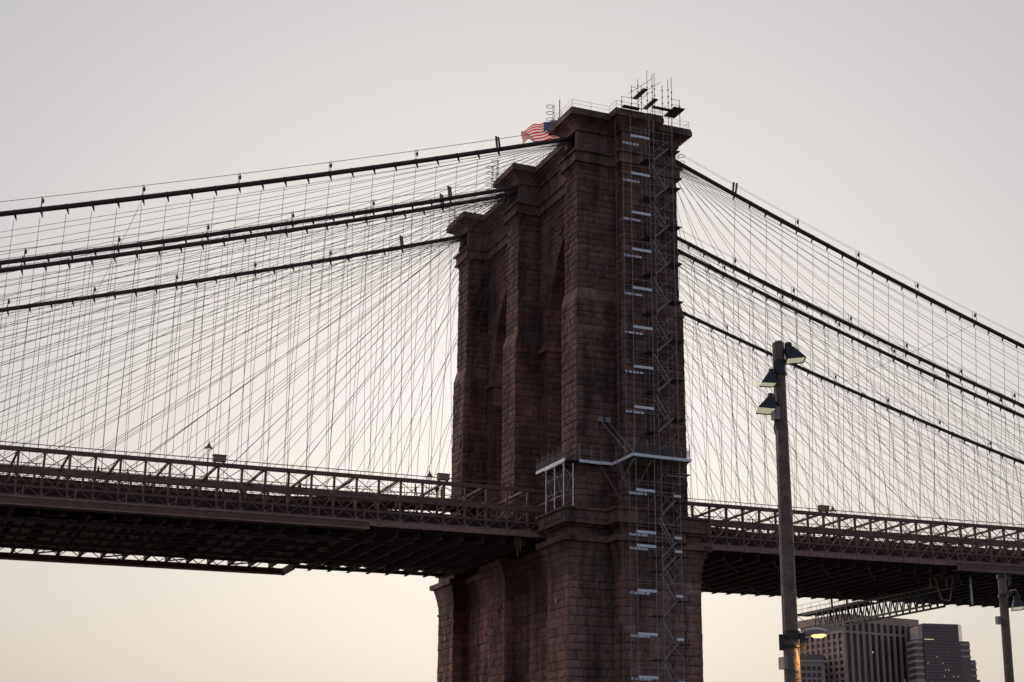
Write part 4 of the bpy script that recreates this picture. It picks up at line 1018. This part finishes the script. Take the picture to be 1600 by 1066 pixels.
# building B: stepped glass tower
aR2 = base_ang + rad(8)
t = thing('glass_tower', 'plum-grey stepped glass tower beside the brown office tower', 'building', (487.4, 575.0, 0))
d1 = Vector((*rt(aR2), 0)); d2 = Vector((-d1.y, d1.x, 0))
def prism(nm, u0, u1, v0, v1, z0, z1, m, ch=0.0):
    b = MB(); pts = [d1 * u0 + d2 * v0, d1 * (u1 - ch) + d2 * v0] + ([d1 * u1 + d2 * (v0 + ch)] if ch else []) + [d1 * u1 + d2 * v1, d1 * u0 + d2 * v1]
    if not ch: pts = [d1 * u0 + d2 * v0, d1 * u1 + d2 * v0, d1 * u1 + d2 * v1, d1 * u0 + d2 * v1]
    lo = [p + Vector((0, 0, z0)) for p in pts]; hi = [p + Vector((0, 0, z1)) for p in pts]; n = len(pts)
    for i in range(n): b.quad([lo[i], lo[(i + 1) % n], hi[(i + 1) % n], hi[i]])
    b.quad(hi); b.quad(lo[::-1]); return b.build(nm, m, t)
prism('tower_block', 0, 24.8, 0, 26, 2.5, 119.6, BGL2, 3.5)
prism('step_block', 18.0, 28.0, 1.5, 24, 2.5, 110.2, BGL2)
prism('step_block', 18.0, 31.6, 3.0, 22, 2.5, 99.8, BGL2)
prism('step_block', 18.0, 34.0, 4.5, 20, 2.5, 89.0, BGL2)
prism('corner_block', -5.0, -0.2, 1.0, 14, 2.5, 110.5, BGL2); prism('corner_block', -3.0, -0.1, 0.6, 12, 110.5, 118.0, BBA)
z = 108.5
while z > 84:
    prism('band', -5.2, -0.3, 0.7, 13, z, z + 1.3, BBA); z -= 3.6
for (u0, u1, v, zt_) in ((19, 28.3, 1.2, 109.0), (19, 31.9, 2.7, 98.5), (19, 34.3, 4.2, 88.0)):
    z = zt_
    for _ in range(3):
        prism('band', u0, u1, v, v + 10, z - 1.2, z - 0.2, BBA); z -= 3.4
z = 117.0; k = 0
while z > 84:                                            # mullion grid
    b = MB(); b.bar(d1 * 0.1 - d2 * 0.06 + Vector((0, 0, z)), d1 * 21 - d2 * 0.06 + Vector((0, 0, z)), 0.12, 0.22); b.build('mullion', BGL, t); z -= 1.8
for k in range(15):
    b = MB(); b.bar(d1 * (0.3 + 1.45 * k) - d2 * 0.05 + Vector((0, 0, 60)), d1 * (0.3 + 1.45 * k) - d2 * 0.05 + Vector((0, 0, 119)), 0.16, 0.1); b.build('mullion', BGL, t)
for k in range(12):
    u = R.uniform(0.5, 20); z = R.choice([86, 89.6, 93.2, 96.8, 100.4]) + 0.4; b = MB(); L_ = R.uniform(0.3, 0.7)
    b.bar(d1 * u - d2 * 0.12 + Vector((0, 0, z)), d1 * (u + L_) - d2 * 0.12 + Vector((0, 0, z)), 0.08, 0.5); b.build('lit_pane', BLT, t)
b = MB(); b.bar(d1 * 0.4 - d2 * 0.12 + Vector((0, 0, 110.6)), d1 * 6 - d2 * 0.12 + Vector((0, 0, 110.6)), 0.08, 0.5); b.build('lit_pane', BLT, t)
# building C: low pale block by the pole
t = thing('pale_block', 'low pale block with dark windows behind the tall pole', 'building', (421.5, 607.5, 0))
b = MB(); d1 = RT; d2 = FW_
def prism2(nm, u0, u1, v0, v1, z0, z1, m):
    b = MB(); pts = [d1 * u0 + d2 * v0, d1 * u1 + d2 * v0, d1 * u1 + d2 * v1, d1 * u0 + d2 * v1]
    lo = [p + Vector((0, 0, z0)) for p in pts]; hi = [p + Vector((0, 0, z1)) for p in pts]
    for i in range(4): b.quad([lo[i], lo[(i + 1) % 4], hi[(i + 1) % 4], hi[i]])
    b.quad(hi); b.quad(lo[::-1]); return b.build(nm, m, t)
prism2('body', 0, 17, 0, 18, 2.5, 98.6, BCO); prism2('parapet', 1, 16, -0.5, 17, 98.6, 101.8, BGL2); prism2('cornice', -0.4, 17.4, -0.6, 18, 97.6, 98.6, BBA)
for z in (94.0, 90.3, 86.6, 82.9):
    for k in range(5): prism2('window', 0.8 + 3 * k, 2.8 + 3 * k, -0.15, 0.1, z - 1.2, z + 1.2, BGL)

# ------------------------------------------------------------------ a car on the near roadway
t = thing('parked_car', 'pale car glimpsed through the near truss beside the tower', 'car', (-11.8, -8.6, zt(-11.8) - 4.77))
prof = [(-2.1, 0.45), (-2.15, 0.75), (-1.9, 0.95), (-1.2, 1.0), (-0.6, 1.42), (0.7, 1.45), (1.35, 1.02), (2.0, 0.9), (2.15, 0.7), (2.1, 0.42)]
b = MB()
for sy in (-1, 1): b.quad([(x, sy * (0.86 if z < 1.1 else 0.7), z) for x, z in (prof if sy < 0 else prof[::-1])])
for (x0, z0), (x1, z1) in zip(prof, prof[1:] + prof[:1]):
    w0 = 0.86 if z0 < 1.1 else 0.7; w1 = 0.86 if z1 < 1.1 else 0.7
    b.quad([(x0, -w0, z0), (x0, w0, z0), (x1, w1, z1), (x1, -w1, z1)])
b.build('body', CL[5], t)
for sy in (-1, 1):
    b = MB(); b.quad([(-0.95, sy * 0.80, 1.06), (1.05, sy * 0.80, 1.06), (0.6, sy * 0.715, 1.38), (-0.5, sy * 0.715, 1.38)]); b.build('side_window', BGL, t)
    for x in (-1.3, 1.3):
        b = MB(); b.sweep([(x, sy * 0.72, 0.32), (x, sy * 0.9, 0.32)], 0.32, 14); w_ = b.build('wheel', BLK, t); b = MB(); b.sweep([(x, sy * 0.88, 0.32), (x, sy * 0.915, 0.32)], 0.19, 10); b.build('rim', GRY, w_)
